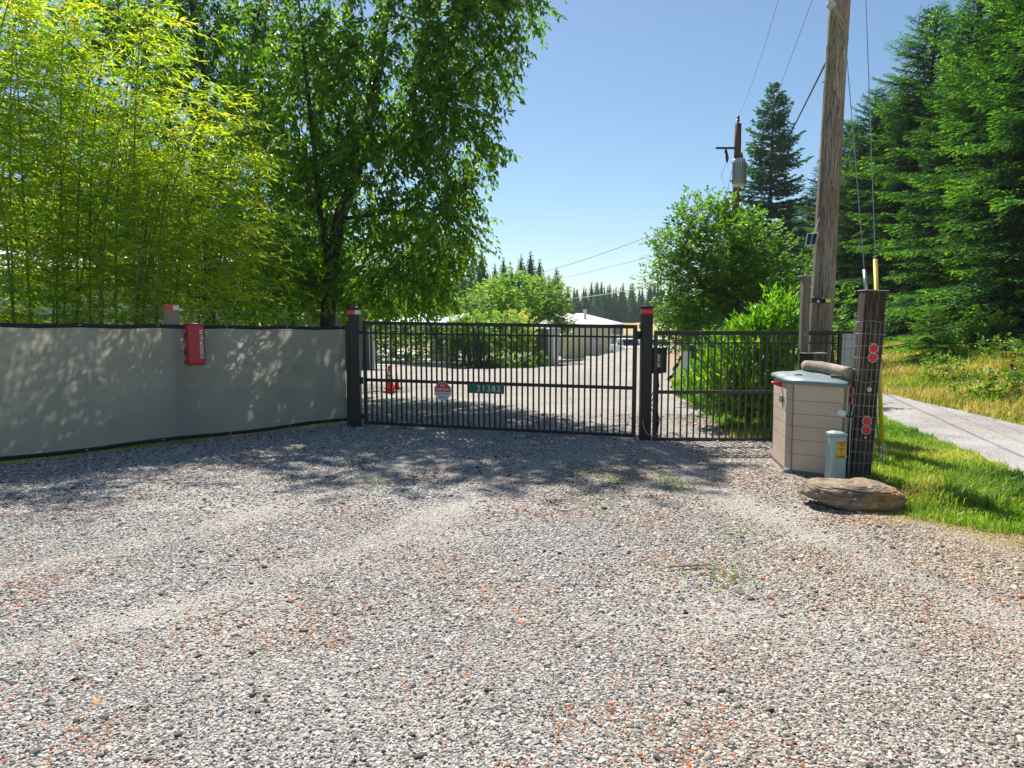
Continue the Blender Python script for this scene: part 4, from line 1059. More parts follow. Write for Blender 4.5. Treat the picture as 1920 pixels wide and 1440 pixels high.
# ------------------------------------------------------------------ the rock
from mathutils import noise as mn
rk = MB(); V = []; nu, nv = 128, 64
for j in range(nv + 1):
    ph_ = -PI / 2 + PI * j / nv
    for i in range(nu):
        th = 2 * PI * i / nu
        cx_, cy_, cz_ = math.cos(th) * math.cos(ph_), math.sin(th) * math.cos(ph_), math.sin(ph_)
        sx_ = math.copysign(abs(cx_) ** .62, cx_); sy_ = math.copysign(abs(cy_) ** .7, cy_); sz_ = math.copysign(abs(cz_) ** .5, cz_)
        x, y, z = sx_ * .47, sy_ * .25, sz_ * .155
        lf = max(0, -x / .47)
        if z < 0: z *= max(.12, 1 - 1.1 * max(0, lf - .35) * 1.5)          # undercut left end
        z -= .045 * max(0, x / .47) ** 2 * (z > 0)
        p_ = Vector((x, y, z)); q1 = mn.noise(p_ * 3.1); q2 = mn.noise(p_ * 8 + Vector((3, 1, 2)))
        # bedding planes: ledges that step in and out with height, tilted slightly
        zz_ = z + .10 * x * .4 + .018 * mn.noise(Vector((x * 4, y * 4, 0)))
        layer = zz_ / .034; fr = layer - math.floor(layer); idx = math.floor(layer)
        led = .020 * mn.noise(Vector((idx * 5.3, x * 3.2 + idx, y * 3.2))) - .010 * (1 - min(1, fr * 5)) * (abs(cz_) < .93)
        crk = -.012 * max(0, 1 - abs(mn.noise(Vector((x * 5, y * 5, z * 16)))) * 9)
        vd = mn.voronoi(Vector((x * 5.5, y * 6, z * 9)))[0]
        led += -.022 * max(0, .35 - (vd[1] - vd[0])) + .018 * (.5 - vd[0])
        k_ = .030 * q1 + .012 * q2 + .005 * mn.noise(p_ * 30) + led + crk
        V.append((x + cx_ * k_ * 1.5, y + cy_ * k_ * 1.5, z + cz_ * (k_ * .6) + .12))
Fs = [(j * nu + i, j * nu + (i + 1) % nu, (j + 1) * nu + (i + 1) % nu, (j + 1) * nu + i) for j in range(nv) for i in range(nu)]
rk.add(V, Fs)
ro = rk.build('rock', 'rock', None, smooth=False, loc=(3.31, 6.74, 0), rot=(R(3), 0, R(-6))); ro.scale = (1, 1, .88)
tag(ro, 'long flat brown rock lying on the gravel in front of the post', 'rock')

# stick on the drive, small weed tuft next to the rock
a = onground(1252, 1073); b = onground(1333, 1068)
tag(MB().tube([(a.x, a.y, .026), ((a.x + b.x) / 2, (a.y + b.y) / 2 + .01, .022), (b.x, b.y, .028)], [.007, .008, .006], 6).build('stick', 'log_wood'), 'thin pale stick lying on the gravel in the foreground', 'stick')
wd_ = thing('seed_grass_tuft', 'feathery seeding weed at the right end of the rock', 'weed', (3.86, 6.6, 0))
r = np.random.default_rng(2); n = 36; A = np.zeros((n, 3)) + r.normal(0, .05, (n, 3)) * [1, 1, 0]; B = A + np.stack([r.normal(0, .1, n), r.normal(0, .08, n), r.uniform(.12, .30, n)], 1)
Vw, Fw = segs(A, B, .0015, .001); np_mesh('stems', Vw, Fw, 'grass_green', wd_, np.full(len(Fw), .8))
Pn = np.repeat(B, 26, 0) + r.normal(0, .028, (n * 26, 3)); Vw, Fw = blades(Pn, r.normal(size=Pn.shape), r.normal(size=Pn.shape), .014, .006)
np_mesh('seed_heads', Vw, Fw, 'grass_dry', wd_, np.full(len(Fw), .55))

# ------------------------------------------------------------------ traffic cones behind the gate
def cone(x, y, label, sc=1.0):
    t = thing('traffic_cone', label, 'traffic cone', (x, y, h(x, y) + .06), .3, 'traffic cones inside the gate'); t.scale = (sc, sc, sc)
    MB().prism(rrect(-.18, .18, -.18, .18, .04, 3), 0, .035).build('base', 'cone_orange', t)
    zs = [.036, .3, .30, .42, .42, .47, .47, .58, .58, .71]
    def rad(z): return .135 - .1 * z / .71
    for a_, b_, m_, nm in ((.036, .30, 'cone_orange', 'body'), (.30, .41, 'white_plastic', 'reflective_band'), (.41, .455, 'cone_orange', 'body'), (.455, .56, 'white_plastic', 'reflective_band'), (.56, .71, 'cone_orange', 'body')):
        MB().tube([(0, 0, a_), (0, 0, b_)], [rad(a_), rad(b_)], 20, True).build(nm, m_, t, smooth=True)
c_ = onground(731, 738); cone(c_.x, c_.y, 'front orange traffic cone with white bands seen through the gate')
c_ = onground(739, 733); cone(c_.x + .03, c_.y + .3, 'smaller orange traffic cone half hidden behind the front cone', .6)

# ------------------------------------------------------------------ SLOW sign
c_ = at(1898, 700, 16.5)
ss_ = thing('slow_sign', 'weathered yellow SLOW sign half buried in brush beyond the lane', 'sign', (c_.x, 16.5, h(c_.x, 16.5)), R(-25)); zz = at(1898, 667, 16.5).z - ss_.location.z
MB().box(-.23, .23, -.004, 0, zz - .10, zz + .10).build('upper_panel', 'yellow_sign', ss_)
text_part('lettering', 'SLOW', .17, 'black_ink', ss_, T(0, -.0055, zz), .004, 1.05)
MB().box(-.23, .23, -.004, 0, zz - .5, zz - .13).build('lower_panel', 'yellow_sign', ss_)
MB().disc((-.02, -.005, zz - .22), .035, (0, -1, 0), .002, 12).tube([(-.02, -.006, zz - .25), (.03, -.006, zz - .34)], .02, 4).tube([(.03, -.006, zz - .34), (-.06, -.006, zz - .39)], .012, 4).tube([(.03, -.006, zz - .34), (.1, -.006, zz - .38)], .012, 4).tube([(-.02, -.006, zz - .27), (.09, -.006, zz - .26)], .01, 4).build('printed_figure', 'black_ink', ss_)
text_part('lettering', 'AT PLAY', .09, 'black_ink', ss_, T(0, -.0055, zz - .45), .002)
MB().box(-.04, .04, .001, .06, -.4, zz + .08).build('post', 'grey_wood', ss_)
# (overlaps with brush are added in the vegetation section)

# ------------------------------------------------------------------ distant utility pole with transformer
p2 = Vector((10.2, 33.0, h(10.2, 33.0)))
tpz = at(1381, 232, 33).z - p2.z
u2 = thing('utility_pole', 'distant reddish utility pole carrying a grey transformer', 'utility pole', p2)
pole_mesh(tpz, .19, .15, (.002, 0), 12, 10, 5).build('shaft', 'red_pole_wood', u2, smooth=True)
MB().box(-1.0, -.1, -.2, -.12, tpz - 1.15, tpz - 1.07).build('arm', 'grey_dark_metal', u2)
MB().tube([(-.55, -.16, tpz - 1.15), (-.55, -.16, tpz - 1.25), (-.5, -.16, tpz - 1.4), (-.48, -.16, tpz - 1.55), (-.48, -.16, tpz - 1.75)], [.03, .07, .06, .08, .04], 8).build('fuse_cutout', 'grey_dark_metal', u2)
MB().tube([(0, 0, tpz - .1), (.02, 0, tpz + .1), (.02, 0, tpz + .15), (.02, 0, tpz + .2), (.02, 0, tpz + .28), (.02, 0, tpz + .36)], [.04, .04, .09, .04, .08, .03], 8).build('insulator', 'grey_dark_metal', u2)
tz = at(1378, 353, 33).z - p2.z; th = at(1378, 302, 33).z - p2.z - tz
tf = MB().tube([(-.02, -.42, tz), (-.02, -.42, tz + th * .04), (-.02, -.42, tz + th * .92), (-.02, -.42, tz + th)], [.25, .27, .29, .25], 20).build('transformer', 'light_grey_trim', u2, smooth=True)
for k in range(8):
    a = R(200 + 20 * k); MB().box(-.012, .012, -.05, .0, tz + .1, tz + th * .85).build('cooling_fin', 'grey_siding', tf, loc=(-.02 + .29 * math.cos(a), -.42 + .29 * math.sin(a), 0), rot=(0, 0, a + PI / 2))
for dx in (-.15, .12): MB().tube([(-.02 + dx, -.42, tz + th), (-.02 + dx, -.42, tz + th + .12), (-.02 + dx, -.42, tz + th + .3)], [.05, .06, .02], 8).build('bushing', 'grey_dark_metal', tf)
MB().tube([(-.5, -.16, tpz - 1.75), (-.75, -.2, tpz - 2.3), (-.5, -.3, tpz - 3.1), (-.15, -.42, tz + th + .3)], .012, 4).build('lead_wire', 'wire', u2)
# overhead wires
def wire(name, label, A, B, sag, rad, mat='wire', n=24):
    A = Vector(A); B = Vector(B); c = (A + B) / 2
    pts = [tuple(A.lerp(B, t) - c - Vector((0, 0, sag * 4 * t * (1 - t)))) for t in np.linspace(0, 1, n)]
    o = MB().tube(pts, rad, 5).build(name, mat, None, smooth=True, loc=c); return tag(o, label, 'overhead wire')
ptop = Vector((PX + LEAN[0] * 10.2, PY, 10.2))
wire('overhead_wire', 'leftmost thin wire rising over the distant pole top', at(1382, 222, 33), at(1500, -140, 12), .35, .006)
wire('overhead_wire', 'second thin wire running down to the distant transformer', at(1395, 330, 32.5), at(1545, -60, 10.7), .12, .006)
wire('overhead_wire', 'thick black service cable from the near pole down to the trees', at(1557, 100, 10.55), at(1403, 396, 32), .1, .013, 'rubber')
wire('overhead_wire', 'upper wire crossing the open sky above the metal barn', at(1370, 380, 33), at(1010, 512, 60), .25, .02)
wire('overhead_wire', 'lower faint wire crossing the sky above the far forest', at(1372, 440, 33.5), at(1040, 524, 62), .1, .014)
wire('overhead_wire', 'light cable sagging in front of the far dark forest', at(1375, 500, 33), at(1045, 562, 58), .25, .028, 'light_grey_trim')

# ------------------------------------------------------------------ buildings
def ribbed_wall(x0, x1, y0, y1, z0, z1f, name, mat, parent, pitch=.45, rib=.03):
    """vertical metal siding between two plan points, ribs proud of the sheet"""
    A = Vector((x0, y0, 0)); B = Vector((x1, y1, 0)); L_ = (B - A).length; d = (B - A) / L_; nrm = Vector((d.y, -d.x, 0))
    n = int(L_ / pitch); V = []; 
    for i in range(n):
        for u, o_ in ((0, 0), (.72, 0), (.80, rib), (.92, rib)):
            s = (i + u) * L_ / n; p = A + d * s + nrm * o_; V += [(p.x, p.y, z0), (p.x, p.y, z1f(s / L_))]
    p = B; V += [(p.x, p.y, z0), (p.x, p.y, z1f(1))]
    k = len(V) // 2; Fs = [(2 * i, 2 * i + 2, 2 * i + 3, 2 * i + 1) for i in range(k - 1)]
    return MB().add(V, Fs).build(name, mat, parent)
# big cream barn
Yb = 84.; zb0 = -2.6
def bp(px, py, Y): return at(px, py, Y)
barn = thing('metal_barn', 'large cream metal barn with a pale roof behind the fruit trees', 'barn', (0, 0, 0))
e0 = bp(1165, 608, Yb); xr = e0.x; zev = e0.z
xl_ = bp(1000, 600, Yb).x; xa = bp(1098, 600, 78).x
ribbed_wall(bp(1040, 600, 72).x, bp(1148, 600, 76).x, 72, 76, zb0, lambda t: zev, 'wall', 'cream_metal', barn, 1.0, .06)
ribbed_wall(bp(1148, 600, 76).x, bp(1168, 600, 90).x, 76, 90, zb0, lambda t: zev, 'wall', 'grey_siding', barn, 1.0, .06)
c1 = bp(985, 612, 70); c2 = bp(1148, 612, 75.6); c3 = bp(1168, 607, 91); rg1 = bp(1052, 588, 80); rg2 = bp(1096, 587, 86); c4 = bp(1000, 600, 92)
z_e = zev + .05
MB().add([(c1.x, 70, z_e), (c2.x, 75.3, z_e), (c3.x + .2, 91, z_e), (rg2.x, 88, rg2.z), (rg1.x - 3, 80, rg1.z), (c1.x, 70, z_e - .15), (c2.x, 75.3, z_e - .15), (c3.x + .2, 91, z_e - .15)],
         [(0, 1, 3, 4), (1, 2, 3), (5, 6, 1, 0), (6, 7, 2, 1)]).build('roof', 'roof_metal', barn)
v_ = bp(1097, 590, 80); MB().tube([(v_.x, 80, v_.z - .8), (v_.x, 80, v_.z + .35)], .16, 10).tube([(v_.x, 80, v_.z + .36), (v_.x, 80, v_.z + .6)], [.28, .22], 10).build('vent_pipe', 'light_grey_trim', barn)
dx0 = bp(1113, 630, 74.6); MB().box(-.5, .5, -.06, 0, zb0, zb0 + 2.1).build('door', 'white_paint', barn, loc=(dx0.x, 74.5, 0))
# small shed in front of the barn
sh2 = thing('lean_shed', 'small cream lean-to shed with white roof edge in front of the metal barn', 'shed', (0, 0, 0))
a = bp(1054, 650, 58); b = bp(1099, 650, 58); zg = h(a.x, 58); zt1 = bp(1075, 622, 58).z; zt0 = bp(1054, 630, 58).z
ribbed_wall(a.x, b.x, 58, 58, zg - .2, lambda t: zt0 + (zt1 - zt0) * (1 - abs(2 * t - 1)), 'wall', 'cream_metal', sh2, .6, .04)
MB().box(b.x - .05, b.x, 58.02, 61, zg - .2, zt0).build('wall', 'cream_metal', sh2)
m_x = (a.x + b.x) / 2
MB().add([(m_x, 57.8, zt1 + .05), (b.x + .25, 57.8, zt0 + .02), (b.x + .25, 61, zt0 + .02), (m_x, 61, zt1 + .05), (a.x - .25, 57.8, zt0 + .02), (a.x - .25, 61, zt0 + .02),
          (m_x, 57.8, zt1 - .07), (b.x + .25, 57.8, zt0 - .1), (a.x - .25, 57.8, zt0 - .1)], [(0, 1, 2, 3), (4, 0, 3, 5), (6, 7, 1, 0), (8, 6, 0, 4)]).build('roof', 'roof_metal', sh2)
# grey storage shed
Ys = 41.; shd = thing('storage_shed', 'grey storage shed with pale corner trim behind the gate pickets', 'shed', (0, 0, 0))
a = bp(999, 650, Ys); b = bp(1030, 650, Ys - 1.0); c = bp(1047, 650, Ys + 1.2); zg = h(a.x, Ys) - .1; zt_ = bp(1010, 617, Ys).z
ribbed_wall(a.x, b.x, Ys, Ys - 1.0, zg - .1, lambda t: zt_, 'wall', 'grey_siding', shd, .3, .02)
ribbed_wall(b.x, c.x, Ys - 1.0, Ys + 1.2, zg - .1, lambda t: zt_, 'wall', 'light_grey_trim', shd, .3, .02)
MB().box(-.06, .06, -.06, .06, zg, zt_).build('corner_trim', 'white_paint', shd, loc=(b.x, Ys - 1.05, 0))
MB().add([(a.x - .15, Ys, zt_ + .02), (b.x, Ys - 1.25, zt_ + .02), (c.x + .15, Ys + 1.2, zt_ + .02), (a.x + .6, Ys + 2.4, zt_ + .02), ((a.x + c.x) / 2, Ys + .6, zt_ + .55)], [(0, 1, 4), (1, 2, 4), (2, 3, 4), (3, 0, 4), (3, 2, 1, 0)]).build('roof', 'grey_wall', shd)
dr_ = MB().box(-.32, .32, -.03, 0, .15, 1.85).build('door', 'white_paint', shd, loc=((b.x + c.x) / 2, (2 * Ys + .2) / 2 - .04, zg), rot=(0, 0, math.atan2(2.2, c.x - b.x)))
# boards stacked by the shed
bd_ = thing('board_pile', 'pale boards leaning low beside the grey storage shed', 'board pile', (bp(1062, 668, 40).x, 40, h(2.9, 40)))
for k in range(5):
    box_m(-.7, .7, -.06, .06, -.015, .015, Matrix.Translation((.12 * k, .1 * k, .14 + .03 * k)) @ Matrix.Rotation(.5 - .12 * k, 4, 'Z') @ Matrix.Rotation(.16, 4, 'Y')).build('board', 'light_grey_trim' if k % 2 else 'weather_timber_light', bd_)
# garage with the covered porch on the left
gb = thing('garage', 'low grey garage with white corner trim seen through the left of the gate', 'garage', (0, 0, 0))
Yg = 35.; a = bp(560, 650, Yg - 2); b = bp(699, 650, Yg); zg = h(b.x, Yg); zt_ = bp(699, 612, Yg).z
MB().box(0, (b - a).length, 0, 5, zg - .3, zt_ + .4).build('wall', 'grey_wall', gb, loc=(a.x, Yg - 2, 0), rot=(0, 0, math.atan2(2, b.x - a.x)))
MB().box(-.09, .09, -.1, .06, zg, zt_ + .3).build('corner_trim', 'white_paint', gb, loc=(b.x - .05, Yg - .12, 0))
MB().tube([(b.x + .1, Yg - .2, zt_), (b.x + .08, Yg - .2, zg + .2), (b.x - .15, Yg - .5, zg + .05)], .06, 8).build('downpipe', 'white_plastic', gb)
MB().box(-.4, (b - a).length + .5, -.5, 5.4, zt_ + .4, zt_ + .55).build('roof', 'grey_wall', gb, loc=(a.x, Yg - 2, 0), rot=(0, 0, math.atan2(2, b.x - a.x)))
pc = thing('carport', 'open carport on slim white posts beside the grey garage', 'carport', (0, 0, 0))
for px, Y_ in ((731, 42.), (751, 41.), (771, 40.), (791, 39.)):
    q = at(px, 640, Y_); MB().box(-.05, .05, -.05, .05, h(q.x, Y_) - .1, 1.35).build('post', 'light_grey_trim', pc, loc=(q.x, Y_, 0))
q1 = at(690, 640, 44); q2 = at(835, 640, 37.5)
MB().add([(q1.x, 44, 1.36), (q2.x, 37.5, 1.36), (q2.x + 1, 43, 2.0), (q1.x, 49, 2.0), (q1.x, 44, 1.5), (q2.x, 37.5, 1.5), (q2.x + 1, 43, 2.14), (q1.x, 49, 2.14)],
         [(0, 1, 2, 3)[::-1], (4, 5, 6, 7), (0, 1, 5, 4), (1, 2, 6, 5), (2, 3, 7, 6), (3, 0, 4, 7)]).build('roof', 'light_grey_trim', pc)
# white house glimpsed between the garage and the trees
hw = thing('white_house', 'white house wall with dark window glimpsed behind the fruit trees', 'house', (0, 0, 0)); Yh = 47.
a = at(808, 640, Yh); b = at(846, 640, Yh); zg = h(a.x, Yh)
MB().box(a.x, b.x, Yh, Yh + 4, zg - .2, zg + 2.6).build('wall', 'white_paint', hw)
wn = MB().box(a.x + .3, a.x + .95, Yh - .04, Yh - .002, zg + .9, zg + 1.9).build('window', 'white_plastic', hw)
MB().box(a.x + .36, a.x + .89, Yh - .06, Yh - .041, zg + .97, zg + 1.83).build('pane', 'glass_dark', wn)
MB().box(a.x + .0, b.x + .3, Yh - .3, Yh + 4.3, zg + 2.6, zg + 2.75).build('roof', 'grey_wall', hw)
# long white building behind the bamboo
lb_ = thing('white_outbuilding', 'long white metal outbuilding glimpsed through the bamboo', 'outbuilding', (0, 0, 0))
ribbed_wall(-26, -12.2, 23.5, 27.5, -1, lambda t: 3.4, 'wall', 'white_paint', lb_, .5, .03)
MB().box(-12.25, -12.15, 27.4, 33, -1, 3.4).build('wall', 'white_paint', lb_)
MB().add([(-26.2, 23, 3.4), (-11.8, 27.1, 3.4), (-11.8, 33, 4.6), (-26.2, 29, 4.6), (-26.2, 23, 3.55), (-11.8, 27.1, 3.55), (-11.8, 33, 4.75), (-26.2, 29, 4.75)],
         [(3, 2, 1, 0), (4, 5, 6, 7), (0, 1, 5, 4), (1, 2, 6, 5), (2, 3, 7, 6), (3, 0, 4, 7)]).build('roof', 'roof_metal', lb_)
MB().box(-18.5, -17.2, 25.55, 25.6, .8, 2.0).build('window', 'glass_dark', lb_, rot=(0, 0, 0))
# corrugated lean-to behind the laurel on the right
cs = thing('corrugated_shed', 'grey corrugated shed in the shade under the round tree', 'shed', (0, 0, 0))
a = at(1318, 650, 21); b = at(1372, 650, 22); zg = h(a.x, 21)
ribbed_wall(a.x, b.x, 21, 22, zg - .2, lambda t: at(1340, 648, 21).z + .25, 'wall', 'light_grey_trim', cs, .16, .03)
MB().box(a.x - .03, a.x, 21.01, 23.5, zg - .2, at(1340, 648, 21).z + .25).build('wall', 'grey_siding', cs)
MB().add([(a.x - .2, 20.8, 1.32), (b.x + .3, 21.8, 1.32), (b.x + .3, 24, 1.6), (a.x - .2, 23.6, 1.6)], [(0, 1, 2, 3)]).build('roof', 'grey_siding', cs)

# ------------------------------------------------------------------ parked pickup
def pickup(x, y, rz, sc, label, mat):
    t = thing('pickup_truck', label, 'pickup truck', (x, y, h(x, y)), rz, 'parked trucks by the barn'); t.scale = (sc, sc, sc)
    W_ = .95
    prof = [(-2.6, .5), (-2.6, 1.05), (-2.45, 1.12), (-1.3, 1.2), (-.75, 1.8), (-.6, 1.86), (.7, 1.86), (.85, 1.8), (.95, 1.2), (2.7, 1.2), (2.75, .55)]
    n_ = len(prof)
    def side(w_): return [(w_ * (.86 if z > 1.3 else 1), y_, z) for y_, z in prof]
    MB().add(side(-W_) + side(W_), [tuple(range(n_)), tuple(range(n_, 2 * n_))[::-1]] + [(i, n_ + i, n_ + (i + 1) % n_, (i + 1) % n_) for i in range(n_)]).build('body', mat, t, bevel=.03)
    MB().add([(-.74, -1.285, 1.25), (.74, -1.285, 1.25), (.70, -.82, 1.76), (-.70, -.82, 1.76)], [(0, 1, 2, 3)]).build('windscreen', 'glass_dark', t)
    for s_ in (-1, 1):
        MB().box(min(s_ * .83, s_ * .845), max(s_ * .83, s_ * .845), -.55, .6, 1.3, 1.72).build('side_window', 'glass_dark', t)
        MB().box(s_ * .74 - .13, s_ * .74 + .13, -2.63, -2.602, .82, 1.0).build('headlight', 'white_plastic', t)
        MB().box(s_ * 1.07 - .09, s_ * 1.07 + .09, -.8, -.7, 1.25, 1.5).build('mirror', 'rubber', t)
        for yy in (-1.7, 1.75):
            wh = MB().tube([(s_ * .70, yy, .38), (s_ * .97, yy, .38)], .38, 18).build('wheel', 'rubber', t)
            MB().tube([(s_ * .971, yy, .38), (s_ * .985, yy, .38)], .2, 12).build('rim', 'galvanised', wh)
    MB().box(-.55, .55, -2.64, -2.603, .75, 1.02).build('grille', 'black_metal', t)
    MB().box(-.98, .98, -2.78, -2.61, .48, .68).build('bumper', 'galvanised', t, bevel=.02)
    rk_ = MB()
    for yy in (-1.2, .9, 2.6): rk_.box(-.95, .95, yy - .03, yy + .03, 2.05, 2.11)
    for s_ in (-.92, .92):
        rk_.box(s_ - .03, s_ + .03, -1.5, 2.7, 2.12, 2.18)
        for yy in (.9, 2.6): rk_.box(s_ - .03, s_ + .03, yy - .03, yy + .03, 1.2, 2.05)
    rk_.build('ladder_rack', 'light_grey_trim', t)
q = at(1176, 660, 66); pickup(q.x, 66, R(8), 1.0, 'white pickup truck with a ladder rack parked past the gate', 'truck_white')
q = at(1228, 660, 68); pickup(q.x, 68, R(12), 1.0, 'grey pickup half hidden behind the right gate post', 'light_grey_trim')

# ------------------------------------------------------------------ trees on the left
def L3(root, pts): return [tuple(Vector(p) - Vector(root)) for p in pts]
def pxpath(root, pts): return [tuple(at(px, py, Y) - Vector(root)) for px, py, Y in pts]
def blob(root, px, py, Y, rx, ry, rz, n): c = at(px, py, Y) - Vector(root); return (tuple(c), (rx, ry, rz), n)

ra_ = Vector((at(612, 640, 17).x, 17, h(-3.9, 17)))
tA = thing('maple_tree', 'large leafy tree with a forked mossy trunk behind the left gate post', 'tree', ra_)
trA = [(pxpath(ra_, [(610, 760, 17.0), (616, 560, 17.0), (625, 470, 17.11), (640, 400, 17.11), (668, 330, 17.23), (690, 230, 17.23), (712, 120, 17.34), (730, 0, 17.34), (745, -120, 17.34)]), [.21, .17, .165, .16, .12, .10, .08, .06, .03]),
       (pxpath(ra_, [(620, 500, 17.0), (600, 400, 16.77), (590, 280, 16.55), (575, 150, 16.43), (560, 0, 16.32)]), [.10, .07, .06, .045, .02]),
       (pxpath(ra_, [(676, 310, 17.23), (760, 230, 17.0), (850, 160, 16.77), (930, 90, 16.66)]), [.07, .05, .035, .015]),
       (pxpath(ra_, [(640, 410, 17.11), (720, 400, 17.34), (800, 390, 17.57), (870, 400, 17.68)]), [.05, .035, .025, .01]),
       (pxpath(ra_, [(730, 0, 17.34), (830, -60, 17.0), (930, -120, 16.77)]), [.05, .035, .015])]
blA = [blob(ra_, 880, 80, 17.0, 1.19, 1.47, 1.36, 300), blob(ra_, 850, 250, 17.0, 1.19, 1.47, 1.3, 300), blob(ra_, 800, 420, 17.23, 1.3, 1.47, 1.13, 300),
       blob(ra_, 720, 150, 17.23, 1.7, 1.81, 1.7, 420), blob(ra_, 680, 330, 17.23, 1.59, 1.59, 1.36, 300), blob(ra_, 740, 530, 17.57, 1.59, 1.47, 0.85, 260),
       blob(ra_, 560, 180, 16.89, 1.7, 1.7, 1.93, 420), blob(ra_, 540, 420, 17.23, 1.25, 1.36, 1.25, 200), blob(ra_, 870, -90, 17.0, 1.59, 1.59, 1.13, 260),
       blob(ra_, 680, -90, 17.0, 1.93, 1.7, 1.02, 300), blob(ra_, 970, 0, 16.89, 0.85, 0.91, 0.62, 70), blob(ra_, 520, 540, 17.68, 1.36, 1.25, 0.68, 120), blob(ra_, 640, 520, 17.91, 1.47, 1.25, 0.91, 150)]
leafy_tree(tA, trA, blA, .165, .074, 15, 'leaf_maple', 'bark', 11, twig=.55, droop=.75, gaps=-.42)
rb_ = Vector((at(395, 640, 21).x, 21, h(-7, 21)))
tB = thing('maple_tree', 'dark leafy tree with a leaning trunk behind the bamboo', 'tree', rb_)
trB = [(pxpath(rb_, [(398, 760, 21.0), (395, 560, 21.0), (388, 440, 21.13), (375, 300, 21.13), (385, 150, 21.25), (360, 20, 21.25), (350, -80, 21.25)]), [.17, .15, .14, .12, .09, .06, .03]),
       (pxpath(rb_, [(385, 400, 21.13), (430, 250, 21.0), (470, 100, 20.87), (490, 0, 20.87)]), [.08, .06, .04, .02])]
blB = [blob(rb_, 380, 60, 21.0, 2.42, 2.04, 2.04, 420), blob(rb_, 420, 260, 21.13, 2.04, 1.78, 1.91, 320), blob(rb_, 380, 430, 21.38, 1.91, 1.65, 1.53, 260), blob(rb_, 230, 60, 21.64, 2.16, 1.78, 2.04, 300), blob(rb_, 430, 545, 21.64, 1.91, 1.53, 0.89, 180), blob(rb_, 400, -90, 21.0, 2.8, 2.04, 1.27, 260), blob(rb_, 120, 500, 22.5, 2.4, 1.0, .9, 200), blob(rb_, 300, 480, 22.5, 2.4, 1.0, 1.3, 330), blob(rb_, 60, 300, 22.5, 2.4, 1.2, 2.2, 380), blob(rb_, 250, 250, 22.5, 2.2, 1.2, 2.0, 330), blob(rb_, 90, 40, 22.27, 2.29, 1.78, 2.16, 260)]
leafy_tree(tB, trB, blB, .17, .075, 15, 'leaf_maple', 'bark', 12, twig=.55, droop=.7, gaps=-.4)
rc_ = Vector((at(476, 640, 23).x, 23, h(-6, 23)))
tC = thing('maple_tree', 'slender straight trunked tree between the two larger leafy trees', 'tree', rc_)
trC = [(pxpath(rc_, [(476, 740, 23.0), (474, 560, 23.0), (478, 420, 23.0), (484, 280, 23.0), (492, 120, 23.0), (500, 0, 23.0)]), [.12, .11, .10, .08, .06, .03])]
blC = [blob(rc_, 520, 100, 23.0, 2.56, 1.92, 2.43, 300), blob(rc_, 500, 330, 23.26, 2.56, 1.79, 2.04, 260), blob(rc_, 600, 480, 23.51, 2.56, 1.53, 1.53, 220), blob(rc_, 480, 540, 23.51, 2.04, 1.53, 1.15, 160)]
leafy_tree(tC, trC, blC, .18, .08, 13, 'leaf_maple', 'bark', 13, twig=.6, droop=.6, gaps=-.3)
# trees standing further back on the left
for px, py, Y_, rx, rz_, n_, lab, sd_ in ((150, 430, 36, 4.2, 3.6, 420, 'broad dark tree far behind the bamboo at the left edge', 21), (330, 420, 40, 4.2, 4.0, 420, 'broad dark tree behind the white outbuilding', 22), (560, 470, 50, 4.6, 4.2, 420, 'broad tree behind the carport seen under the leafy canopy', 23), (740, 540, 60, 5.0, 3.2, 420, 'low spreading tree behind the carport roof', 24), (810, 520, 66, 3.4, 3.4, 300, 'round tree right of the carport in the distance', 25)):
    q = at(px, 660, Y_); rt = Vector((q.x, Y_, h(q.x, Y_)))
    c_ = at(px, py, Y_)
    t_ = thing('background_tree', lab, 'tree', rt)
    leafy_tree(t_, [([(0, 0, -.3), (0, 0, 2.2), (.2, 0, c_.z - rt.z + 1)], [.25, .2, .08])], [((0, 0, c_.z - rt.z), (rx, rx * .8, rz_), n_), ((rx * .5, 0, c_.z - rt.z - rz_ * .5), (rx * .7, rx * .6, rz_ * .6), n_ // 3), ((-rx * .5, 0, c_.z - rt.z - rz_ * .5), (rx * .7, rx * .6, rz_ * .6), n_ // 3)],
               .42, .24, 15, 'leaf_back', 'bark', sd_, twig=1.1, droop=.4, gaps=-.4, bark_r=.03, noise_s=.7)

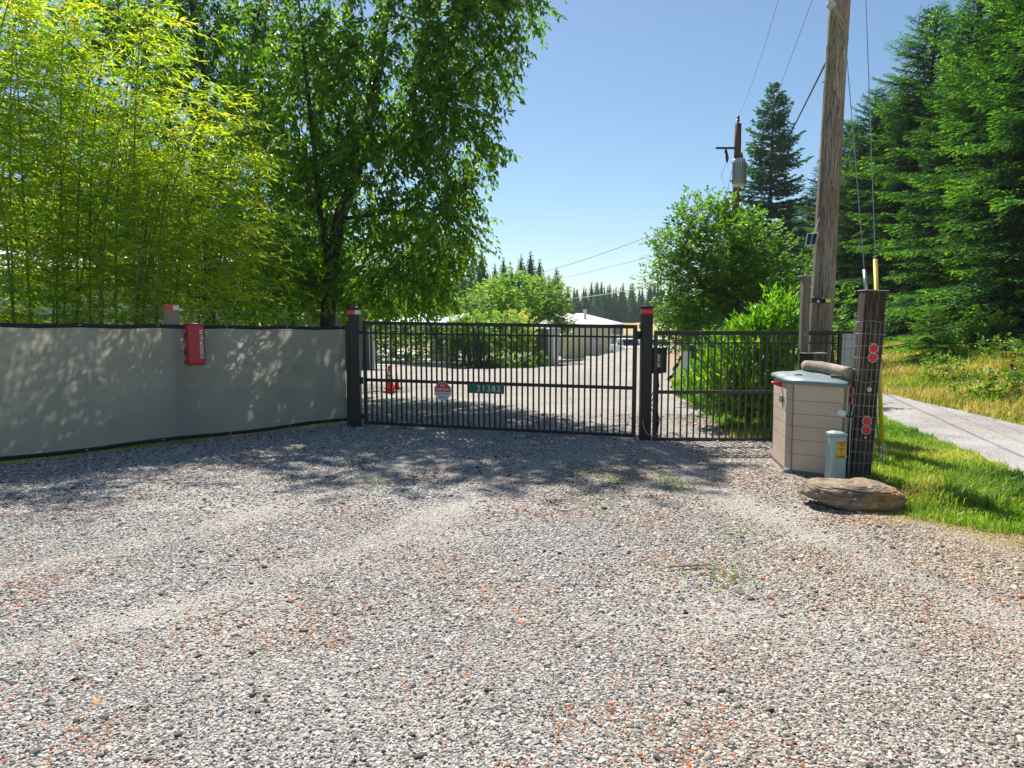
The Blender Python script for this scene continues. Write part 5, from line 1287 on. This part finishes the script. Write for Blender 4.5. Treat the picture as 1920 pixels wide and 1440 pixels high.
# ------------------------------------------------------------------ bamboo
bb = thing('bamboo_clump', 'tall arching yellow green bamboo clump rising behind the grey fence', 'bamboo', (-7.3, 12.4, 0)); bb.scale = (1.09, 1.09, 1.09)
r = np.random.default_rng(31); NP = []; ND = []; CP = []
base = Vector((-6.6, 11.3, 0))
LV_P = []; LV_D = []; BA = []; BB = []; LR = []
for k in range(64):
    bx_, by_ = (r.uniform(-2.6, 1.5), r.uniform(-.45, .9)) if k < 40 else ((r.uniform(.0, 2.1), r.uniform(-.3, 1.2)) if k < 54 else (r.uniform(-4.6, -2.4), r.uniform(-.8, .8)))
    H_ = np.interp(bx_, [-2.4, -1.2, 0, 1.35, 2.1], [8.8, 8.2, 7.4, 6.0, 4.9]) * r.uniform(.6, 1.03)
    ang = r.uniform(-1.1, 1.1) + (0.0 if bx_ > -.8 else r.uniform(-1, 1) * 1.5); reach = H_ * r.uniform(.10, .26)
    d = np.array([math.cos(ang), math.sin(ang) * .7, 0])
    S_ = np.linspace(0, 1, 12)
    path = [np.array([bx_, by_, 0]) + d * reach * s ** 2.4 + np.array([0, 0, H_ * (s - .10 * s ** 4)]) for s in S_]
    if k < 20 or k % 3 == 0: MB().tube([tuple(p) for p in path], [.019 * (1 - .85 * s) + .003 for s in S_], 6).build('culm', 'bamboo_stem', bb, smooth=True)
    path = np.array(path)
    nn_ = int(H_ / .17)
    for j in range(nn_):
        s = .05 + .95 * (j + r.random()) / nn_
        if s < .14 and r.random() < .3: continue
        c = np.array([np.interp(s, S_, path[:, i]) for i in range(3)])
        for _ in range((2 if s < .5 else 3) - (1 if 40 <= k < 54 else 0)):
            az = r.uniform(0, 2 * PI); bl = r.uniform(.4, 1.05) * (1.1 - .5 * s) 
            if r.random() < .35: az = r.normal(0, .35); bl *= 1.25
            bd = np.array([math.cos(az), math.sin(az) * .8, r.normal(.16, .2)]); bd /= np.linalg.norm(bd)
            m = int(bl / .058); q = (np.arange(m) + .6) / m; q = .22 + .78 * q
            p = c + bd * (q * bl)[:, None] + np.array([0, 0, -.24 * bl]) * (q ** 2)[:, None]
            BA += [c, c + bd * .5 * bl - np.array([0, 0, .06 * bl])]; BB += [c + bd * .5 * bl - np.array([0, 0, .06 * bl]), p[-1]]
            sd = np.array([-bd[1], bd[0], 0]); sg = np.where(np.arange(m) % 2 == 0, 1, -1)[:, None]
            LV_P.append(p); LV_D.append(bd * .8 + sd * sg * .55 + r.normal(0, .28, (m, 3)) + [0, 0, -.28])
            LR.append(np.clip(r.normal(.5, .22) + r.normal(0, .13, m) + .12 * (q - .5), 0, 1))
P = np.concatenate(LV_P) + r.normal(0, .012, (sum(map(len, LV_P)), 3)); D = np.concatenate(LV_D); m = len(P); L = r.uniform(.10, .175, m)
rn = np.concatenate(LR); rn = np.where(r.random(m) < .02, .97, rn)
V, Fc = blades(P, D, unit(r.normal(0, .5, P.shape) + [0, 0, 1]), L, L * .2, .12, .15)
print('bamboo leaves', m)
np_mesh('foliage', V, Fc, 'leaf_bamboo', bb, np.repeat(rn, 2))
V, Fc = segs(np.array(BA), np.array(BB), .0025, .0014); np_mesh('branches', V, Fc, 'bamboo_stem', bb)

# ------------------------------------------------------------------ shrubs and small trees beyond the gate
# laurel
rl_ = Vector((4.0, 11.9, 0)); lt = thing('laurel_shrub', 'big glossy laurel shrub with upright bright shoots behind the side panel', 'shrub', rl_)
leafy_tree(lt, [([(0, 0, -.1), (.02, 0, .5), (0, 0, 1.2)], [.05, .04, .02]), ([(0, 0, .1), (.3, -.1, .7), (.4, -.1, 1.3)], [.03, .025, .012]), ([(0, 0, .1), (-.35, -.05, .6), (-.45, 0, 1.1)], [.03, .025, .012])],
           [((.0, 0, .85), (.85, .7, .78), 360), ((.35, -.05, 1.35), (.55, .5, .62), 190), ((.45, 0, 1.75), (.32, .3, .38), 60), ((-.5, -.1, .6), (.5, .5, .58), 130), ((.05, -.2, .3), (.8, .6, .3), 110), ((-.1, 0, 1.35), (.3, .3, .3), 40)],
           .135, .04, 12, 'leaf_laurel', 'bark', 41, twig=.24, droop=-.15, gaps=-.7, up=.7, stiff=.75, bark_r=.006)
# round green tree
rr2 = Vector((at(1376, 700, 17.3).x, 17.3, h(5.3, 17.3)))
rt_ = thing('round_tree', 'round bright green tree standing between the gate and the utility pole', 'tree', rr2)
leafy_tree(rt_, [([(0, 0, -.2), (-.02, 0, 1.0), (.03, 0, 2.0), (-.1, 0, 3.2), (-.2, 0, 4.4)], [.13, .11, .1, .06, .02]), ([(0, 0, 1.7), (.5, -.1, 2.6), (.9, 0, 3.4)], [.06, .04, .02]), ([(0, 0, 1.8), (-.7, .1, 2.6), (-1.2, 0, 3.3)], [.06, .04, .02])],
           [((-.55, 0, 3.55), (1.55, 1.4, 1.15), 620), ((-1.15, 0, 2.75), (1.05, 1.1, 1.0), 300), ((.55, 0, 2.75), (1.2, 1.2, 1.15), 340), ((-.8, 0, 4.35), (.75, .7, .5), 90), ((1.0, .2, 2.0), (.6, .6, .8), 110), ((-1.3, -.2, 1.9), (.6, .6, .55), 110), ((-.2, -.4, 2.0), (1.0, .7, .6), 160)],
           .105, .055, 14, 'leaf_plum', 'bark_grey', 42, twig=.38, droop=.1, gaps=-.45, up=.35)
def small_tree(name, label, px, Y_, cz, rx, rz_, n_, mat, sd_, L=.2, W=.11, tw=.5, clear=.8, cat='tree', dense=14, gap=-.45):
    q = at(px, 650, Y_); rt = Vector((q.x, Y_, h(q.x, Y_))); t_ = thing(name, label, cat, rt)
    leafy_tree(t_, [([(0, 0, -.2), (.03, 0, clear), (0, 0, cz)], [.09, .08, .03])], [((0, 0, cz), (rx, rx * .9, rz_), n_), ((rx * .45, 0, cz - rz_ * .45), (rx * .65, rx * .6, rz_ * .6), n_ // 3), ((-rx * .5, 0, cz - rz_ * .4), (rx * .6, rx * .6, rz_ * .6), n_ // 3)], L, W, dense, mat, 'bark_grey', sd_, twig=tw, droop=.2, gaps=gap, up=.25, bark_r=.012)
small_tree('fruit_tree', 'loose green fruit tree beyond the gate nearest the garage', 870, 44, 3.0, 2.0, 1.5, 330, 'leaf_fruit', 51)
small_tree('fruit_tree', 'tallest fruit tree left of the metal barn', 955, 50, 4.1, 2.3, 2.2, 460, 'leaf_fruit', 52, .22, .12, .55)
small_tree('fruit_tree', 'rounded fruit tree touching the metal barn roof', 1018, 54, 4.2, 2.0, 2.4, 460, 'leaf_fruit', 53, .22, .12, .55)
small_tree('fruit_tree', 'yellow green fruit tree in front of the far firs', 915, 47, 3.4, 1.8, 1.8, 330, 'leaf_gold' if False else 'leaf_fruit', 57, .22, .12, .5)
small_tree('golden_bush', 'yellow and pinkish ornamental bush left of the grey shed', 965, 41, 2.1, 1.5, 1.1, 260, 'leaf_gold', 54, .16, .1, .4, .5, 'bush')
small_tree('small_tree', 'dark small tree with visible trunk by the concrete pad', 880, 37, 1.9, 1.2, 1.0, 200, 'leaf_fruit', 55, .15, .09, .35, .7)
small_tree('small_tree', 'leafy small tree left of the grey storage shed', 940, 39, 1.9, 1.7, 1.1, 240, 'leaf_fruit', 56, .15, .09, .35, .7)
small_tree('low_bush', 'bright green low bush at the corner of the grey storage shed', 1003, 38.5, .45, .55, .45, 60, 'leaf_plum', 58, .12, .08, .25, .2, 'bush')
small_tree('low_bush', 'dark ground hugging bush at the edge of the concrete pad', 905, 36.5, .4, 1.0, .45, 110, 'leaf_fruit', 59, .12, .07, .25, .2, 'bush')
small_tree('low_bush', 'spreading low bush along the gravel edge before the shed', 960, 36.5, .45, 1.2, .5, 130, 'leaf_fruit', 60, .12, .07, .25, .2, 'bush')
for px, lab, sd_ in ((856, 'left dark columnar cypress by the concrete pad', 61), (901, 'right dark columnar cypress among the fruit trees', 62)):
    small_tree('columnar_cypress', lab, px, 36, 1.1, .42, 1.15, 110, 'leaf_back', sd_, .1, .04, .25, .1, 'cypress', 16, -.9)
small_tree('hedge_tree', 'leafy tree behind the carport posts', 760, 47, 2.0, 3.2, 1.9, 300, 'leaf_plum', 63, .2, .12, .5)
small_tree('dark_bush', 'dark round bush beside the laurel near the lawn', 1345, 15, .7, .5, .6, 90, 'leaf_back', 64, .09, .045, .2, .2, 'bush')
small_tree('yellow_green_sapling', 'yellow green sapling hanging left of the laurel', 1300, 19.5, 1.9, .9, .9, 160, 'leaf_plum', 65, .12, .07, .3, .7)
# brush and brambles on the bank
for k, (x_, y_, rx, rz_, n_, mat, lab) in enumerate(((11.5, 15.3, .8, .3, 110, 'bramble', 'bramble mound in front of the SLOW sign'), (13.2, 16.6, 1.0, .5, 190, 'bramble', 'bramble mound right of the SLOW sign'), (10.2, 15.2, .6, .35, 90, 'bramble', 'small bramble patch in the dry grass left of the SLOW sign'), (10.6, 12.6, .7, .35, 110, 'bramble', 'bramble patch at the right edge near the lane'), (13.6, 19.5, .9, .35, 90, 'bramble', 'yellow green weeds behind the SLOW sign'), (11.1, 18.2, .6, .4, 80, 'bramble', 'low weeds at the foot of the young fir'))):
    t_ = thing('bramble_patch', lab, 'brambles', (x_, y_, h(x_, y_)))
    leafy_tree(t_, [([(0, 0, -.1), (0, 0, .2), (.1, 0, .4)], [.01, .01, .006])], [((0, 0, rz_ * .6), (rx, rx * .8, rz_), n_)], .085, .055, 12, mat, 'bark', 70 + k, twig=.25, droop=.1, gaps=-.6, up=.3, bark_r=.004)
# fallen branches wood etc. along the fir feet: leafy saplings
for k, (px, Y_, cz, rx, rz_, lab) in enumerate(((1850, 21.5, .7, .7, .6, 'bright leafy sapling under the firs left of the SLOW sign'), (1560, 24, 1.4, 1.4, 1.3, 'leafy bush behind the utility pole'))):
    small_tree('leafy_sapling', lab, px, Y_, cz, rx, rz_, 130, 'leaf_plum', 80 + k, .13, .08, .3, .3, 'sapling')

# ------------------------------------------------------------------ firs
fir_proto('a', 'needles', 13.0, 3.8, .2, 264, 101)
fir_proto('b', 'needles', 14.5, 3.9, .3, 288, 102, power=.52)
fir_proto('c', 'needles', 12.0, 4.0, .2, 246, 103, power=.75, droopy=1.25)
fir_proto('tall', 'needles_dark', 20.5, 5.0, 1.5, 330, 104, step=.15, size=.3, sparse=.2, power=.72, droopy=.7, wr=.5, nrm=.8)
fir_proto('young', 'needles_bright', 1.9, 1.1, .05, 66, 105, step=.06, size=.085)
V, Fc, rn, A, B, ra = cone_fir(12.0, 2.5, 6500, 106, .5)
FIRS['far'] = [V, Fc, rn, 'needles_dark', MB().tube([(0, 0, -.5), (0, 0, 11.9)], [.16, .02], 6), *segs(A, B, ra, ra * .15), None]
FAR_PAD = 0
front = [(1985, 19.5, 'a', 1.02, 'near fir at the right edge of the picture'), (1915, 23.0, 'b', .98, 'tall fir rising out of the top right corner'), (1868, 25.5, 'c', 1.12, 'fir left of the one in the top right corner'),
         (1800, 27.5, 'a', 1.02, 'fir with a sharp bright top above the young fir'), (1722, 31, 'b', .96, 'fir whose pointed top stands beside the yellow guard wire'), (1672, 34.5, 'c', 1.03, 'fir just right of the wire wrapped post'),
         (1622, 39, 'a', 1.02, 'fir directly right of the utility pole'), (1575, 45, 'b', .92, 'fir directly behind the utility pole'), (1538, 52, 'c', 1.12, 'fir just left of the utility pole'), (1508, 60, 'a', .98, 'last small fir of the row, left of the utility pole')]
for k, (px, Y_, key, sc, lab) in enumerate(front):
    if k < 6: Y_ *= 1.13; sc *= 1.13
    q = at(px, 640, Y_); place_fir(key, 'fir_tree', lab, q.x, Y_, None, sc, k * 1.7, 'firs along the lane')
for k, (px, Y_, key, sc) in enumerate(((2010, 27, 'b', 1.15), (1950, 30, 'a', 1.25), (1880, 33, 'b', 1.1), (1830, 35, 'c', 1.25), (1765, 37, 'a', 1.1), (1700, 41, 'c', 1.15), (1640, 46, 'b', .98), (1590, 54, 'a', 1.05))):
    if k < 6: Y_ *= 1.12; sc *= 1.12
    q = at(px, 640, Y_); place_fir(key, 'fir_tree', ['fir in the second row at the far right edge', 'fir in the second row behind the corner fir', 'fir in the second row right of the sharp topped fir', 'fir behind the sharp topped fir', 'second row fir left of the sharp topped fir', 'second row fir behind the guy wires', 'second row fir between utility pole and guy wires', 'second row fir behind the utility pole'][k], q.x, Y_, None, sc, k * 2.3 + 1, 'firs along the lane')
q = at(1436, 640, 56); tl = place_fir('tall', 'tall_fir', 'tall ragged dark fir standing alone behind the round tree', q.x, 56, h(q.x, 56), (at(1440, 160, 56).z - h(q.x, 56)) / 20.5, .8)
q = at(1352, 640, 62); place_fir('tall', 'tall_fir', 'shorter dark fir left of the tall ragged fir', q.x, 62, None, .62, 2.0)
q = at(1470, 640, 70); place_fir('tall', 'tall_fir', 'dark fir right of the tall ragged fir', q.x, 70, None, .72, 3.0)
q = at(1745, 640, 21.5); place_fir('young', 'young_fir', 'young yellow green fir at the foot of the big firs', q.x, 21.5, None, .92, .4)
for k, (px, py, lab) in enumerate(((903, 462, 'tallest far fir above the fruit trees'), (886, 486, 'far fir left of the tallest one'), (928, 494, 'short far fir right of the tallest one'), (944, 481, 'thin spire shaped far fir'), (977, 476, 'left of the paired far firs'), (995, 470, 'right of the paired far firs'), (1012, 484, 'far fir right of the paired firs'), (1044, 499, 'far fir above the left end of the barn roof'), (960, 500, 'low far fir between spire and pair'), (868, 500, 'far fir at the edge of the big tree'), (1030, 515, 'low far fir beside the barn'))):
    Y_ = 96 + (k * 7) % 13; p_ = at(px, py, Y_); zg = h(p_.x, Y_); place_fir('far', 'far_fir', lab, p_.x, Y_, None, (p_.z - zg) / 12.0, k * 1.1, 'far firs beyond the fruit trees')
# the far wood: reads as one mass
V0, F0, R0_, A0, B0, r0_ = cone_fir(14, 2.9, 1300, 201, .95, .5)
VV = []; FF = []; RR = []; off = 0; r = np.random.default_rng(9)
xsw = np.concatenate([np.linspace(-260, 0, 50), np.linspace(-2, 95, 56), np.linspace(0, 97, 50), np.linspace(95, 330, 50)])
for k, x in enumerate(xsw):
    y = 226 + r.uniform(0, 10); s = r.uniform(.8, 1.0); a = r.uniform(0, 6.28)
    ca, sa = math.cos(a), math.sin(a)
    Vk = V0 * s; Vk = np.stack([Vk[:, 0] * ca - Vk[:, 1] * sa + x + r.normal(0, .8), Vk[:, 0] * sa + Vk[:, 1] * ca + y, Vk[:, 2] + h(x, y) - .8], 1)
    VV.append(Vk); FF.append(F0 + off); RR.append(np.clip(R0_ + r.normal(0, .12), 0, 1)); off += len(V0)
print('far wood tris', off // 2, 'fir tris', {k: len(v[1]) for k, v in FIRS.items()})
tag(np_mesh('far_forest', np.concatenate(VV), np.concatenate(FF), 'needles_dark', None, np.concatenate(RR)), 'dark belt of distant firs behind the golden field', 'forest', kind='stuff')

# ------------------------------------------------------------------ the air
HZ = MB().box(-320, 380, -20, 300, -5, 26).build('haze', None)
m, t = new_mat('haze_air'); g = N(t)
vp = g.n('ShaderNodeVolumePrincipled'); vp.inputs['Color'].default_value = (.82, .9, 1, 1); vp.inputs['Density'].default_value = .0003; vp.inputs['Anisotropy'].default_value = .2
o_ = g.n('ShaderNodeOutputMaterial'); g.l(vp.outputs[0], o_.inputs['Volume'])
HZ.data.materials.append(m); HZ.display_type = 'WIRE'; tag(HZ, 'thin summer haze filling the air', 'haze', kind='stuff')
